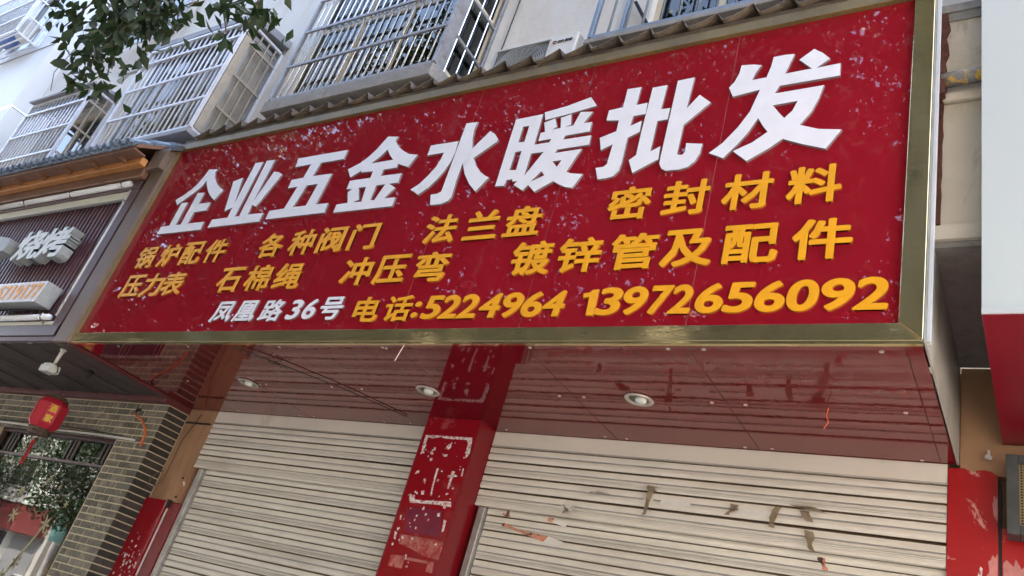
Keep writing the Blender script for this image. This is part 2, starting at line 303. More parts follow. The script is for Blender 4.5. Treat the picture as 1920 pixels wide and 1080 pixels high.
# world-space outlines (x, z) of the raised characters, paper remnants and painted column reflection, metres
BIG = {
 '企': [[(0.672, 5.194), (0.808, 5.174), (0.792, 5.147), (0.831, 5.076), (0.906, 5.001), (0.992, 4.94), (1.07, 4.903), (1.013, 4.793), (0.914, 4.856), (0.839, 4.92), (0.766, 5.002), (0.729, 5.053), (0.7, 4.984), (0.643, 4.931), (0.572, 4.881), (0.461, 4.803), (0.425, 4.839), (0.391, 4.868), (0.469, 4.907), (0.565, 4.974), (0.616, 5.037), (0.652, 5.12)], [(0.697, 4.913), (0.798, 4.905), (0.802, 4.776), (0.972, 4.774), (0.974, 4.686), (0.8, 4.683), (0.795, 4.557), (1.029, 4.555), (1.037, 4.47), (0.399, 4.475), (0.397, 4.557), (0.523, 4.561), (0.522, 4.818), (0.614, 4.814), (0.619, 4.56), (0.695, 4.556)]],
 '业': [[(1.156, 4.985), (1.268, 5.011), (1.342, 4.721), (1.345, 5.166), (1.45, 5.163), (1.441, 4.567), (1.5, 4.565), (1.495, 5.169), (1.604, 5.164), (1.594, 4.717), (1.675, 5.02), (1.739, 5.007), (1.804, 4.972), (1.665, 4.65), (1.6, 4.674), (1.606, 4.572), (1.805, 4.567), (1.805, 4.481), (1.133, 4.482), (1.137, 4.566), (1.347, 4.567), (1.341, 4.675), (1.254, 4.645)]],
 '五': [[(1.924, 5.128), (2.501, 5.125), (2.503, 5.031), (2.242, 5.031), (2.217, 4.896), (2.439, 4.89), (2.416, 4.585), (2.553, 4.581), (2.559, 4.489), (1.874, 4.496), (1.875, 4.581), (2.049, 4.585), (2.086, 4.805), (1.972, 4.803), (1.97, 4.891), (2.107, 4.894), (2.123, 5.036), (1.933, 5.031)], [(2.197, 4.802), (2.326, 4.801), (2.302, 4.586), (2.151, 4.586)]],
 '金': [[(2.909, 5.192), (3.023, 5.171), (3.01, 5.133), (3.064, 5.069), (3.146, 5.005), (3.222, 4.964), (3.308, 4.944), (3.264, 4.834), (3.144, 4.883), (3.145, 4.846), (3.014, 4.846), (3.012, 4.784), (3.221, 4.779), (3.221, 4.692), (3.138, 4.693), (3.215, 4.646), (3.149, 4.556), (3.257, 4.552), (3.262, 4.472), (2.661, 4.478), (2.659, 4.554), (2.775, 4.558), (2.724, 4.667), (2.761, 4.69), (2.696, 4.701), (2.692, 4.782), (2.908, 4.78), (2.906, 4.846), (2.782, 4.852), (2.769, 4.87), (2.678, 4.817), (2.61, 4.907), (2.724, 4.957), (2.789, 5.01), (2.845, 5.081), (2.884, 5.152)], [(2.963, 5.053), (3.019, 4.985), (3.074, 4.933), (2.847, 4.931), (2.92, 4.993)], [(2.825, 4.696), (2.902, 4.696), (2.92, 4.551), (2.831, 4.556), (2.883, 4.575)], [(3.008, 4.694), (3.097, 4.694), (3.052, 4.55), (3.009, 4.556)]],
 '水': [[(3.411, 5.015), (3.667, 5.012), (3.678, 4.904), (3.667, 4.816), (3.64, 4.739), (3.596, 4.665), (3.547, 4.604), (3.474, 4.549), (3.424, 4.582), (3.38, 4.606), (3.446, 4.649), (3.501, 4.719), (3.545, 4.794), (3.562, 4.857), (3.57, 4.922), (3.414, 4.92)], [(3.681, 5.179), (3.786, 5.174), (3.779, 5.103), (3.792, 5.025), (3.827, 4.916), (3.935, 5.059), (3.985, 5.023), (4.033, 4.965), (4.027, 4.942), (3.87, 4.824), (3.92, 4.744), (3.979, 4.68), (4.03, 4.642), (4.068, 4.62), (3.993, 4.512), (3.913, 4.589), (3.841, 4.685), (3.786, 4.793), (3.787, 4.63), (3.797, 4.489), (3.778, 4.457), (3.723, 4.437), (3.628, 4.439), (3.598, 4.534), (3.654, 4.534), (3.686, 4.551)]],
 '暖': [[(4.364, 5.147), (4.533, 5.169), (4.706, 5.212), (4.771, 5.123), (4.583, 5.094), (4.389, 5.073)], [(4.133, 5.128), (4.354, 5.134), (4.363, 4.859), (4.481, 4.859), (4.487, 4.888), (4.387, 4.887), (4.384, 4.958), (4.418, 4.963), (4.387, 5.05), (4.468, 5.072), (4.503, 4.991), (4.473, 4.972), (4.536, 4.974), (4.514, 5.067), (4.589, 5.085), (4.612, 4.988), (4.566, 4.974), (4.632, 4.978), (4.659, 5.09), (4.753, 5.074), (4.709, 4.983), (4.769, 4.981), (4.773, 4.901), (4.59, 4.897), (4.584, 4.864), (4.791, 4.864), (4.795, 4.785), (4.561, 4.784), (4.552, 4.756), (4.749, 4.758), (4.682, 4.581), (4.722, 4.563), (4.81, 4.544), (4.762, 4.442), (4.708, 4.457), (4.658, 4.482), (4.605, 4.517), (4.542, 4.482), (4.483, 4.447), (4.417, 4.511), (4.384, 4.471), (4.299, 4.528), (4.319, 4.557), (4.28, 4.558), (4.274, 4.578), (4.226, 4.578), (4.224, 4.529), (4.149, 4.535)], [(4.217, 5.046), (4.268, 5.045), (4.272, 4.898), (4.22, 4.903)], [(4.222, 4.818), (4.273, 4.82), (4.279, 4.654), (4.224, 4.66)], [(4.359, 4.783), (4.458, 4.781), (4.362, 4.593)], [(4.552, 4.686), (4.621, 4.685), (4.599, 4.632)], [(4.489, 4.614), (4.522, 4.575), (4.426, 4.534)]],
 '批': [[(4.973, 5.223), (5.069, 5.219), (5.067, 5.065), (5.143, 5.068), (5.15, 4.974), (5.066, 4.972), (5.061, 4.891), (5.133, 4.919), (5.139, 4.829), (5.064, 4.793), (5.067, 4.599), (5.063, 4.535), (5.031, 4.496), (4.984, 4.486), (4.928, 4.486), (4.893, 4.581), (4.947, 4.581), (4.967, 4.602), (4.97, 4.759), (4.895, 4.724), (4.863, 4.829), (4.972, 4.865), (4.969, 4.956), (4.877, 4.973), (4.876, 5.059), (4.974, 5.065)], [(5.155, 5.194), (5.254, 5.193), (5.249, 4.991), (5.31, 4.989), (5.309, 4.897), (5.243, 4.897), (5.244, 4.654), (5.302, 4.685), (5.309, 4.584), (5.158, 4.503), (5.113, 4.607), (5.154, 4.641), (5.151, 4.84)], [(5.321, 5.215), (5.429, 5.217), (5.422, 4.963), (5.488, 5.058), (5.569, 4.979), (5.424, 4.829), (5.423, 4.605), (5.445, 4.593), (5.463, 4.598), (5.472, 4.616), (5.468, 4.68), (5.569, 4.658), (5.565, 4.589), (5.544, 4.531), (5.506, 4.495), (5.458, 4.485), (5.374, 4.488), (5.344, 4.508), (5.324, 4.546), (5.321, 4.598)]],
 '发': [[(5.722, 5.245), (5.787, 5.235), (5.844, 5.216), (5.817, 5.163), (5.802, 5.105), (5.887, 5.106), (5.904, 5.188), (5.911, 5.264), (5.971, 5.265), (6.031, 5.257), (5.993, 5.109), (6.142, 5.113), (6.064, 5.202), (6.141, 5.268), (6.194, 5.22), (6.235, 5.167), (6.168, 5.111), (6.295, 5.115), (6.299, 5.021), (5.971, 5.02), (5.95, 4.965), (6.22, 4.967), (6.199, 4.871), (6.169, 4.782), (6.115, 4.697), (6.218, 4.649), (6.337, 4.623), (6.267, 4.504), (6.147, 4.555), (6.032, 4.613), (5.965, 4.558), (5.85, 4.486), (5.762, 4.571), (5.866, 4.617), (5.944, 4.68), (5.911, 4.73), (5.877, 4.794), (5.829, 4.693), (5.774, 4.608), (5.71, 4.528), (5.621, 4.58), (5.693, 4.644), (5.768, 4.749), (5.822, 4.855), (5.86, 5.016), (5.702, 4.996), (5.668, 5.075), (5.696, 5.116), (5.716, 5.179)], [(5.949, 4.875), (6.087, 4.88), (6.065, 4.812), (6.025, 4.764), (5.987, 4.816)]],
}
SMALL = [('锅', 0.429, 4.222, 0.27, 0.235, 'o', 0), ('炉', 0.775, 4.222, 0.27, 0.235, 'o', 0), ('配', 1.093, 4.222, 0.27, 0.235, 'o', 0), ('件', 1.418, 4.222, 0.27, 0.235, 'o', 0), ('各', 2.106, 4.222, 0.27, 0.235, 'o', 0), ('种', 2.456, 4.222, 0.27, 0.235, 'o', 0), ('阀', 2.772, 4.222, 0.27, 0.235, 'o', 0), ('门', 3.098, 4.222, 0.27, 0.235, 'o', 0), ('法', 3.804, 4.222, 0.27, 0.235, 'o', 0), ('兰', 4.149, 4.222, 0.27, 0.235, 'o', 0), ('盘', 4.466, 4.222, 0.27, 0.235, 'o', 0), ('密', 5.185, 4.278, 0.275, 0.245, 'o', 0), ('封', 5.533, 4.278, 0.275, 0.245, 'o', 0), ('材', 5.881, 4.278, 0.275, 0.245, 'o', 0), ('料', 6.228, 4.278, 0.275, 0.245, 'o', 0), ('压', 0.457, 3.916, 0.285, 0.235, 'o', 0), ('力', 0.766, 3.916, 0.285, 0.235, 'o', 0), ('表', 1.055, 3.916, 0.285, 0.235, 'o', 0), ('石', 1.791, 3.916, 0.285, 0.235, 'o', 0), ('棉', 2.134, 3.916, 0.285, 0.235, 'o', 0), ('绳', 2.47, 3.916, 0.285, 0.235, 'o', 0), ('冲', 3.173, 3.916, 0.285, 0.235, 'o', 0), ('压', 3.492, 3.916, 0.285, 0.235, 'o', 0), ('弯', 3.84, 3.916, 0.285, 0.235, 'o', 0), ('镀', 4.61, 3.931, 0.29, 0.245, 'o', 0), ('锌', 4.941, 3.931, 0.29, 0.245, 'o', 0), ('管', 5.282, 3.931, 0.29, 0.245, 'o', 0), ('及', 5.599, 3.931, 0.29, 0.245, 'o', 0), ('配', 5.941, 3.931, 0.29, 0.245, 'o', 0), ('件', 6.295, 3.931, 0.29, 0.245, 'o', 0), ('凤', 1.908, 3.619, 0.235, 0.185, 'w', 0.12), ('凰', 2.177, 3.619, 0.235, 0.185, 'w', 0.12), ('路', 2.469, 3.619, 0.235, 0.185, 'w', 0.12), ('3', 2.71, 3.619, 0.125, 0.165, 'w', 0.15), ('6', 2.867, 3.619, 0.125, 0.165, 'w', 0.15), ('号', 3.074, 3.62, 0.22, 0.185, 'w', 0.05), ('电', 3.414, 3.602, 0.225, 0.195, 'o', 0.0), ('话', 3.691, 3.602, 0.225, 0.195, 'o', 0.0), (':', 3.846, 3.59, 0.05, 0.12, 'o', 0.1), ('5', 3.975, 3.603, 0.14, 0.172, 'o', 0.12), ('2', 4.118, 3.603, 0.139, 0.172, 'o', 0.12), ('2', 4.26, 3.603, 0.139, 0.172, 'o', 0.12), ('4', 4.419, 3.603, 0.15, 0.172, 'o', 0.12), ('9', 4.572, 3.603, 0.144, 0.172, 'o', 0.12), ('6', 4.719, 3.603, 0.141, 0.172, 'o', 0.12), ('4', 4.863, 3.603, 0.141, 0.172, 'o', 0.12), ('1', 5.091, 3.607, 0.08, 0.178, 'o', 0.12), ('3', 5.21, 3.607, 0.145, 0.178, 'o', 0.12), ('9', 5.358, 3.607, 0.143, 0.178, 'o', 0.12), ('7', 5.504, 3.607, 0.122, 0.178, 'o', 0.12), ('2', 5.628, 3.607, 0.122, 0.178, 'o', 0.12), ('6', 5.779, 3.607, 0.147, 0.178, 'o', 0.12), ('5', 5.929, 3.607, 0.147, 0.178, 'o', 0.12), ('6', 6.084, 3.607, 0.148, 0.178, 'o', 0.12), ('0', 6.235, 3.607, 0.148, 0.178, 'o', 0.12), ('9', 6.391, 3.607, 0.152, 0.178, 'o', 0.12), ('2', 6.546, 3.607, 0.152, 0.178, 'o', 0.12)]
DIGIT_ONE = [(5.038, 3.662), (5.077, 3.668), (5.093, 3.684), (5.127, 3.685), (5.13, 3.518), (5.085, 3.522), (5.08, 3.639), (5.042, 3.635)]
SCRAPS = [[(3.23, 3.196), (3.379, 3.202), (3.38, 3.192), (3.299, 3.175), (3.257, 3.183), (3.257, 3.127), (3.268, 3.053), (3.244, 3.051), (3.232, 3.113)], [(3.388, 3.2), (3.667, 3.204), (3.673, 3.157), (3.682, 3.085), (3.663, 3.047), (3.643, 3.082), (3.643, 3.155), (3.621, 3.184), (3.477, 3.181), (3.399, 3.183)], [(3.47, 3.139), (3.493, 3.144), (3.5, 3.118), (3.485, 3.1), (3.447, 3.101)], [(3.441, 3.06), (3.492, 3.06), (3.484, 3.042), (3.458, 3.043)], [(3.325, 3.069), (3.345, 3.077), (3.359, 3.053), (3.334, 3.048)], [(3.341, 3.021), (3.364, 3.025), (3.369, 3.003), (3.345, 2.999)], [(3.344, 3.106), (3.363, 3.107), (3.365, 3.083), (3.35, 3.084)], [(3.271, 2.699), (3.267, 2.728), (3.309, 2.736), (3.325, 2.702), (3.396, 2.703), (3.464, 2.708), (3.647, 2.721), (3.661, 2.684), (3.628, 2.68), (3.547, 2.688), (3.289, 2.675)], [(3.574, 2.938), (3.602, 2.94), (3.593, 2.809), (3.58, 2.808)], [(3.543, 2.905), (3.618, 2.916), (3.643, 2.905), (3.555, 2.892)], [(3.432, 2.949), (3.449, 2.95), (3.451, 2.824), (3.463, 2.755), (3.449, 2.753), (3.435, 2.847)], [(3.358, 2.768), (3.382, 2.776), (3.39, 2.747), (3.368, 2.742)], [(3.563, 2.627), (3.584, 2.634), (3.589, 2.607), (3.567, 2.605)], [(3.662, 2.969), (3.673, 2.967), (3.679, 2.912), (3.665, 2.91)], [(3.634, 2.59), (3.656, 2.587), (3.662, 2.515), (3.646, 2.502)], [(3.237, 2.461), (3.26, 2.453), (3.267, 2.402), (3.25, 2.406)], [(3.258, 2.915), (3.279, 2.919), (3.28, 2.899), (3.246, 2.889)], [(3.249, 2.486), (3.264, 2.485), (3.264, 2.467), (3.253, 2.469)], [(3.24, 2.577), (3.252, 2.577), (3.257, 2.544), (3.247, 2.546)]]
REFL_PATCH = [(3.28, 2.641), (3.595, 2.652), (3.638, 2.466), (3.319, 2.466)]
RESIDUE = [[(3.292, 2.434), (3.431, 2.436), (3.572, 2.438), (3.682, 2.441), (3.691, 2.399), (3.688, 2.318), (3.56, 2.326), (3.418, 2.361), (3.311, 2.38)], [(3.27, 2.296), (3.399, 2.303), (3.407, 2.217), (3.275, 2.219)], [(3.401, 2.298), (3.655, 2.297), (3.655, 2.281), (3.402, 2.279)], [(3.607, 2.279), (3.659, 2.287), (3.67, 2.225), (3.614, 2.227)], [(3.299, 2.435), (3.284, 2.445), (3.639, 2.446), (3.67, 2.438)]]

# ================================================================== GROUND
MB().box(-90, 60, -3.0, 1.6, -.3, .12).build('pavement', PAVE, kind='structure')
MB().box(-90, 60, -3.16, -3.004, -.3, .125).build('kerb', CONC, kind='structure')
MB().add([(-90, -14, 0), (60, -14, 0), (60, -3.16, 0), (-90, -3.16, 0)], [(0, 1, 2, 3)]).build('road', ASPH, kind='structure')
MB().add([(-400, -400, -.02), (400, -400, -.02), (400, 400, -.02), (-400, 400, -.02)], [(0, 1, 2, 3)]).build('ground', PAVE, kind='structure')
mk = MB()
for i in range(24): mk.add([(-88 + i * 6, -8.66, .004), (-85 + i * 6, -8.66, .004), (-85 + i * 6, -8.54, .004), (-88 + i * 6, -8.54, .004)], [(0, 1, 2, 3)])
mk.build('road_marking', PAINT, kind='structure')
MB().box(-90, 60, -17.5, -14.004, -.3, .12).build('far_pavement', PAVE, kind='structure')

# ================================================================== SHOP BUILDING
bld = thing('apartment_building', (0, .6, 0), 'cream rendered apartment block rising above the shop signs with caged windows', 'building')
YU = .55
def wall_with_holes(x0, x1, z0, z1, y, th, holes, m, name='wall'):
    """front wall cut by rectangular window holes"""
    xs = sorted({x0, x1, *[h[0] for h in holes], *[h[1] for h in holes]}); zs = sorted({z0, z1, *[h[2] for h in holes], *[h[3] for h in holes]})
    b = MB()
    for i in range(len(xs) - 1):
        for j in range(len(zs) - 1):
            cx, cz = (xs[i] + xs[i + 1]) / 2, (zs[j] + zs[j + 1]) / 2
            if any(h[0] < cx < h[1] and h[2] < cz < h[3] for h in holes): continue
            k = (xs[i], xs[i + 1], zs[j], zs[j + 1])
            b.add([(k[0], y, k[2]), (k[1], y, k[2]), (k[1], y, k[3]), (k[0], y, k[3])], [(0, 1, 2, 3)])
    for h in holes:   # reveals
        a, c, d, e = h
        b.add([(a, y, d), (c, y, d), (c, y, e), (a, y, e), (a, y + th, d), (c, y + th, d), (c, y + th, e), (a, y + th, e)], [(0, 4, 5, 1), (1, 5, 6, 2), (2, 6, 7, 3), (3, 7, 4, 0)])
    return b.build(name, m, bld)
HOLES = [(-1.98, -.22, 5.98, 7.40), (-5.15, -3.66, 6.0, 7.40), (.82, 2.96, 6.10, 8.0), (4.62, 6.3, 6.1, 7.9), (-5.0, -3.40, 8.8, 10.4), (-2.0, -.4, 9.0, 10.6), (1.1, 2.9, 9.1, 10.8), (4.6, 6.3, 9.1, 10.8)]
wall_with_holes(-6.337, 9.5, 4.6, 20, YU, .14, HOLES, STUC)
MB().box(-6.337, 9.5, YU + .16, YU + .2, 5.55, 20).build('back_of_wall', DARK, bld) if False else None
# front band wall between shop level and the canopy roof, seen in the gap beside the sign
box('band_wall', CRK, bld, -6.3, 9.5, .14, .30, 4.0, 5.50)
box('band_cap', CONC, bld, -6.3, 9.5, .12, YU, 5.503, 5.56)
box('ledge', CONC, bld, -6.3, 9.5, .143, 1.385, 3.94, 3.999)
box('ledge_lip', CRK, bld, -6.3, 9.5, .115, .139, 3.97, 4.05)
# shop level wall behind everything
box('shop_wall', ORNG, bld, -6.3, 9.5, 1.47, 1.6, 0.12, 3.94)
box('roof_slab', CONC, bld, -14, 9.5, .3, 11, 20, 20.3)
box('side_wall', STUC, bld, 9.5, 9.7, .3, 11, 0, 20)
box('rear_wall', STUC, bld, -14, 9.7, 11, 11.2, 0, 20)
# projecting bay at the left, faced with white tile
bay_h = [(-8.6, -7.05, 9.35, 10.9)]
b = MB()
bx = -6.340
b.add([(bx, .265, 7.76), (bx, YU, 7.76), (bx, YU, 20), (bx, .265, 20)], [(0, 1, 2, 3)])
b.build('bay_side', STUW, bld)
xs = [-16, -8.6, -7.05, bx]; zs = [7.76, 9.35, 10.9, 20]; b = MB()
for i in range(3):
    for j in range(3):
        if i == 1 and j == 1: continue
        b.add([(xs[i], .265, zs[j]), (xs[i + 1], .265, zs[j]), (xs[i + 1], .265, zs[j + 1]), (xs[i], .265, zs[j + 1])], [(0, 1, 2, 3)])
b.add([(xs[1], .265, zs[1]), (xs[2], .265, zs[1]), (xs[2], .265, zs[2]), (xs[1], .265, zs[2]), (xs[1], .6, zs[1]), (xs[2], .6, zs[1]), (xs[2], .6, zs[2]), (xs[1], .6, zs[2])], [(0, 4, 5, 1), (1, 5, 6, 2), (2, 6, 7, 3), (3, 7, 4, 0)])
b.build('bay_front', STUW, bld)
b = MB(); b.add([(-16, .28, 4.4), (bx - .012, .28, 4.4), (bx - .012, .28, 7.735), (-16, .28, 7.735), (bx - .012, YU, 4.4), (bx - .012, YU, 7.735)], [(0, 1, 2, 3), (1, 4, 5, 2)])
b.build('bay_lower', STUW, bld)
box('bay_joint', DARK, bld, -16, bx - .03, .30, YU, 7.735, 7.76)
box('bay_band', CONC, bld, -16, bx + .004, .255, .264, 9.10, 9.115)

def window(x0, x1, z0, z1, y, m, cols=3, curtain=.5, transom=None, name='window'):
    """frame with panes set in a wall hole; curtains hang behind"""
    fr = MB(); t = .055
    fr.box(x0, x1, y, y + .06, z0, z0 + t); fr.box(x0, x1, y, y + .06, z1 - t, z1); fr.box(x0, x0 + t, y + .001, y + .059, z0 + t, z1 - t); fr.box(x1 - t, x1, y + .001, y + .059, z0 + t, z1 - t)
    for i in range(1, cols):
        x = x0 + (x1 - x0) * i / cols; fr.box(x - .035, x + .035, y + .002, y + .058, z0 + t, z1 - t)
    if transom: fr.box(x0 + t, x1 - t, y + .003, y + .057, transom - .03, transom + .03)
    f = fr.build('window', m, bld)
    for i in range(cols):
        a = x0 + (x1 - x0) * i / cols + .03; c = x0 + (x1 - x0) * (i + 1) / cols - .03
        MB().box(a, c, y + .025, y + .031, z0 + .04, z1 - .04).build('pane', GLASS, f)
        if rnd.random() < curtain:
            cb = MB(); k = 14; pr = []
            for q in range(k + 1): pr.append((a + (c - a) * q / k, y + .16 + .022 * math.sin(q * 2.1)))
            for q in range(k): cb.add([(pr[q][0], pr[q][1], z0), (pr[q + 1][0], pr[q + 1][1], z0), (pr[q + 1][0], pr[q + 1][1], z1), (pr[q][0], pr[q][1], z1)], [(0, 1, 2, 3)])
            cb.build('curtain', CURT, f)
    MB().box(x0 - .2, x1 + .2, y + .9, y + .95, z0 - .2, z1 + .2).build('room_back', DARK, f)
    return f
window(-1.98, -.22, 5.98, 7.40, YU + .07, FRAMD, 4, .1)
window(-5.15, -3.66, 6.0, 7.40, YU + .07, FRAMC, 2, .3)
window(.82, 2.96, 6.10, 8.0, YU + .07, FRAMC, 4, .3, 7.05)
window(4.62, 6.3, 6.1, 7.9, YU + .07, FRAMC, 3, .6, 7.1)
window(-5.0, -3.40, 8.8, 10.4, YU + .07, FRAMD, 2, .5)
window(-2.0, -.4, 9.0, 10.6, YU + .07, FRAMD, 2, .5)
window(1.1, 2.9, 9.1, 10.8, YU + .07, FRAMD, 2, .5)
window(4.6, 6.3, 9.1, 10.8, YU + .07, FRAMD, 2, .5)
window(-8.6, -7.05, 9.35, 10.9, .33, FRAMD, 2, .2)

# ------------------------------------------------------------------ window cages
def cage(label, x0, x1, yf, yb, z0, z1, nb, rails, mb, ms, group='security cages over the flat windows', sb=4, roof=None, base=None, hooks=(), left=False, barr=.0085, brace=False, floor=True, vbar=None):
    t = thing('window_cage', ((x0 + x1) / 2, yb, z0), label, 'window cage', group)
    f = MB(); s = .019
    for x in (x0, x1):
        f.box(x - s, x + s, yf - s, yf + s, z0, z1)
        f.box(x - s * .8, x + s * .8, yb - 2 * s, yb - .002, z0, z1)
        for z in (z0, z1): f.box(x - s * .9, x + s * .9, yf + s, yb - 2 * s, z - s * .9, z + s * .9)
    for z in (z0, z1): f.box(x0 + s, x1 - s, yf - s * .95, yf + s * .95, z - s * .95, z + s * .95)
    f.build('frame', mb, t, bevel=.004)
    for z in rails: MB().box(x0, x1, yf - .024, yf - .004, z - .016, z + .016).build('rail', mb, t, bevel=.003)
    me = None
    for i in range(nb):
        x = x0 + (x1 - x0) * (i + 1) / (nb + 1)
        if me is None:
            me = MB().tube([(0, 0, z0), (0, 0, z1)], barr, 6).mesh('bar', vbar or mb, True)
        link('bar', me, t, (x, yf + .006, 0))
    for x in ((x0, x1) if left else (x1,)):
        for z in rails: MB().box(x - .012, x + .012, yf, yb, z - .015, z + .015).build('side_rail', ms, t)
        for i in range(sb):
            y = yf + (yb - yf) * (i + 1) / (sb + 1)
            MB().tube([(x, y, z0), (x, y, z1)], barr, 6).build('side_bar', vbar or ms, t)
    if floor:
        for i in range(4):
            y = yf + (yb - yf) * (i + .5) / 4; MB().box(x0, x1, y - .012, y + .012, z0 - .012, z0 + .003).build('floor_bar', ms, t)
    if roof:
        a, th = roof; r = MB().prism([(yf - a, z1 + .03), (yf - a, z1 + .03 + th), (yb - .002, z1 + .12 + th), (yb - .002, z1 + .10)], x0 - .05, x1 + .05, 'x')
        r.build('roof_sheet', SHEET, t, bevel=.003)
    if base: box('base_slab', base[1], t, x0 - .03, x1 + .03, yf - .03, yb - .002, z0 - base[0] - .02, z0 - .022, .004)
    for hx in hooks:
        pts = [(hx, yf + .01, z1 - .23)] + [(hx, yf + .01 - .0 + .13 * math.sin(a * math.pi / 2 / 5) * 0 + .22 * (1 - math.cos(a * math.pi / 2 / 5)), z1 - .23 + .20 * math.sin(a * math.pi / 2 / 5)) for a in range(1, 6)]
        MB().tube(pts, .011, 6).build('curved_strut', mb, t, True)
    if brace:
        MB().box(x0 + .03, x0 + .07, yf + .03, yf + .05, z0, z0 + .01).build('brace', ms, t)
        MB().tube([(x0 + .45, yb - .05, z0 + .05), (x0 + .08, yb - .04, z0 + .75)], .02, 4).build('brace', BACKD, t)
    return t
def glazing(t, x0, x1, y, yb, z0, z1, fm, cols, transom=None, side=None, smat=None):
    # enclosed balcony glazing standing just behind the bars, returning to the wall at the right side
    f = MB(); s = .028
    f.box(x0, x1, y, y + .04, z0, z0 + 2 * s); f.box(x0, x1, y, y + .04, z1 - 2 * s, z1)
    for i in range(cols + 1):
        x = x0 + (x1 - x0) * i / cols; w_ = s if i in (0, cols) else s * .8; x = min(max(x, x0 + s), x1 - s); f.box(x - w_, x + w_, y + .001, y + .039, z0 + 2 * s, z1 - 2 * s)
    if transom: f.box(x0 + 2 * s, x1 - 2 * s, y + .002, y + .038, transom - s, transom + s)
    f.build('glazing_frame', fm, t)
    for i in range(cols): MB().box(x0 + (x1 - x0) * i / cols + s, x0 + (x1 - x0) * (i + 1) / cols - s, y + .017 + .003 * (i % 2), y + .021 + .003 * (i % 2), z0 + s, z1 - s).build('pane', GLASS, t)
    g = MB(); g.box(x1 - .03, x1, y + .045, y + .085, z0, z1); g.box(x1 - .03, x1, yb - .05, yb - .004, z0, z1); g.box(x1 - .029, x1 - .001, y + .085, yb - .05, z0, z0 + .05); g.box(x1 - .029, x1 - .001, y + .085, yb - .05, z1 - .05, z1)
    if transom: g.box(x1 - .028, x1 - .002, y + .085, yb - .05, transom - s, transom + s)
    g.build('glazing_frame', fm, t)
    MB().box(x1 - .018, x1 - .012, y + .086, yb - .051, z0 + .05, z1 - .05).build('side_pane', smat or GLASS, t)
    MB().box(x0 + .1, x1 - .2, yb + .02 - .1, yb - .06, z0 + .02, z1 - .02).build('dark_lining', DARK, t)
cC = cage('silvery window cage with grey roof sheet and curved struts, right below the leafy branch', -2.03, -.16, .01, YU, 5.90, 7.45, 17, (7.22, 6.77, 6.31), BARW, BARS, roof=(.02, .09), base=(.06, SHEET), hooks=(-1.85, -1.35, -.9, -.35), sb=4, barr=.010)
glazing(cC, -1.97, -.20, .10, YU, 5.96, 7.40, FRAMD, 4, None, True, BEIGEP)
box('side_post', BARS, cC, -.182, -.138, .035, .13, 5.92, 7.42)
cage('window cage with a dark sagging awning sheet, leftmost above the grey tiled eave', -5.22, -3.59, .21, YU, 5.92, 7.42, 15, (7.22, 6.78, 6.33), BARW, BARS, roof=(.07, .035), hooks=(-5.0, -4.6, -4.2, -3.8), sb=2, barr=.011)
cD = cage('wide grey window cage with a concrete base, cream window frames behind its bars', 1.03, 3.04, .01, YU, 5.99, 7.9, 21, (7.36, 6.90, 6.42), BARG, BARG, base=(.14, CONC), sb=3, barr=.0085, vbar=BARL)
glazing(cD, 1.10, 3.00, .10, YU, 6.05, 7.86, FRAMC, 3, 6.98, True, GLASS)
sp = MB(); sp.box(3.03, 3.05, .03, .13, 6.0, 7.88); sp.build('side_post', BARG, cD)
cE = cage('blue grey barred window cage beside the air conditioner at the top edge of the photo', 4.41, 6.35, .17, YU, 6.03, 7.9, 13, (7.2,), BARB, BARB, base=(.05, CONC), sb=3, barr=.011, brace=True)
cage('white barred window cage full of washing at the top left corner', -9.0, -6.99, -.14, .262, 9.18, 10.9, 19, (10.35, 9.95, 9.55), BARW, BARW, sb=3, barr=.011)
cF = cage('window cage with dark blue cloth inside, behind the branch at the top', -5.0, -3.25, .10, YU, 8.70, 10.3, 14, (9.8, 9.25), BARW, BARW, sb=3, barr=.010)
# washing and buckets in the corner cage
for (x, z, w, h, m) in ((-7.25, 9.25, .3, .34, 'w'), (-7.75, 9.24, .42, .25, 'b'), (-8.3, 9.24, .35, .3, 'w')):
    t = MB()
    n = 10; vs = []
    for k, (rr, zz) in enumerate(((.8, 0), (1, .9), (1.05, 1))):
        vs += [(x + w / 2 * rr * math.cos(2 * math.pi * j / n), .06 + .13 * rr * math.sin(2 * math.pi * j / n), z + h * zz) for j in range(n)]
    t.add(vs, [(k * n + j, k * n + (j + 1) % n, (k + 1) * n + (j + 1) % n, (k + 1) * n + j) for k in range(2) for j in range(n)] + [tuple(range(n))])
    o = t.build('basin', WPL if m == 'w' else mat('blue_plastic', (.10, .18, .42), .5))
    o['label'] = {-7.25: 'pale basin at the right end of the top left window cage', -7.75: 'blue basin in the middle of the top left window cage', -8.3: 'pale basin cut by the left edge in the top left cage'}[x]; o['category'] = 'basin'; o['group'] = 'basins in the corner cage'
BLUEC = mat('blue_cloth', (.03, .045, .16), .9)
cb = MB()
for q in range(8): cb.add([(-3.9 + q * .07, .25 + .02 * math.sin(q * 2), 8.85), (-3.83 + q * .07, .25 + .02 * math.sin(q * 2 + 2), 8.85), (-3.83 + q * .07, .25 + .02 * math.sin(q * 2 + 2), 9.7), (-3.9 + q * .07, .25 + .02 * math.sin(q * 2), 9.7)], [(0, 1, 2, 3)])
o = cb.build('hanging_cloth', BLUEC); o['label'] = 'dark blue cloth hung inside the upper window cage behind the branch'; o['category'] = 'cloth'
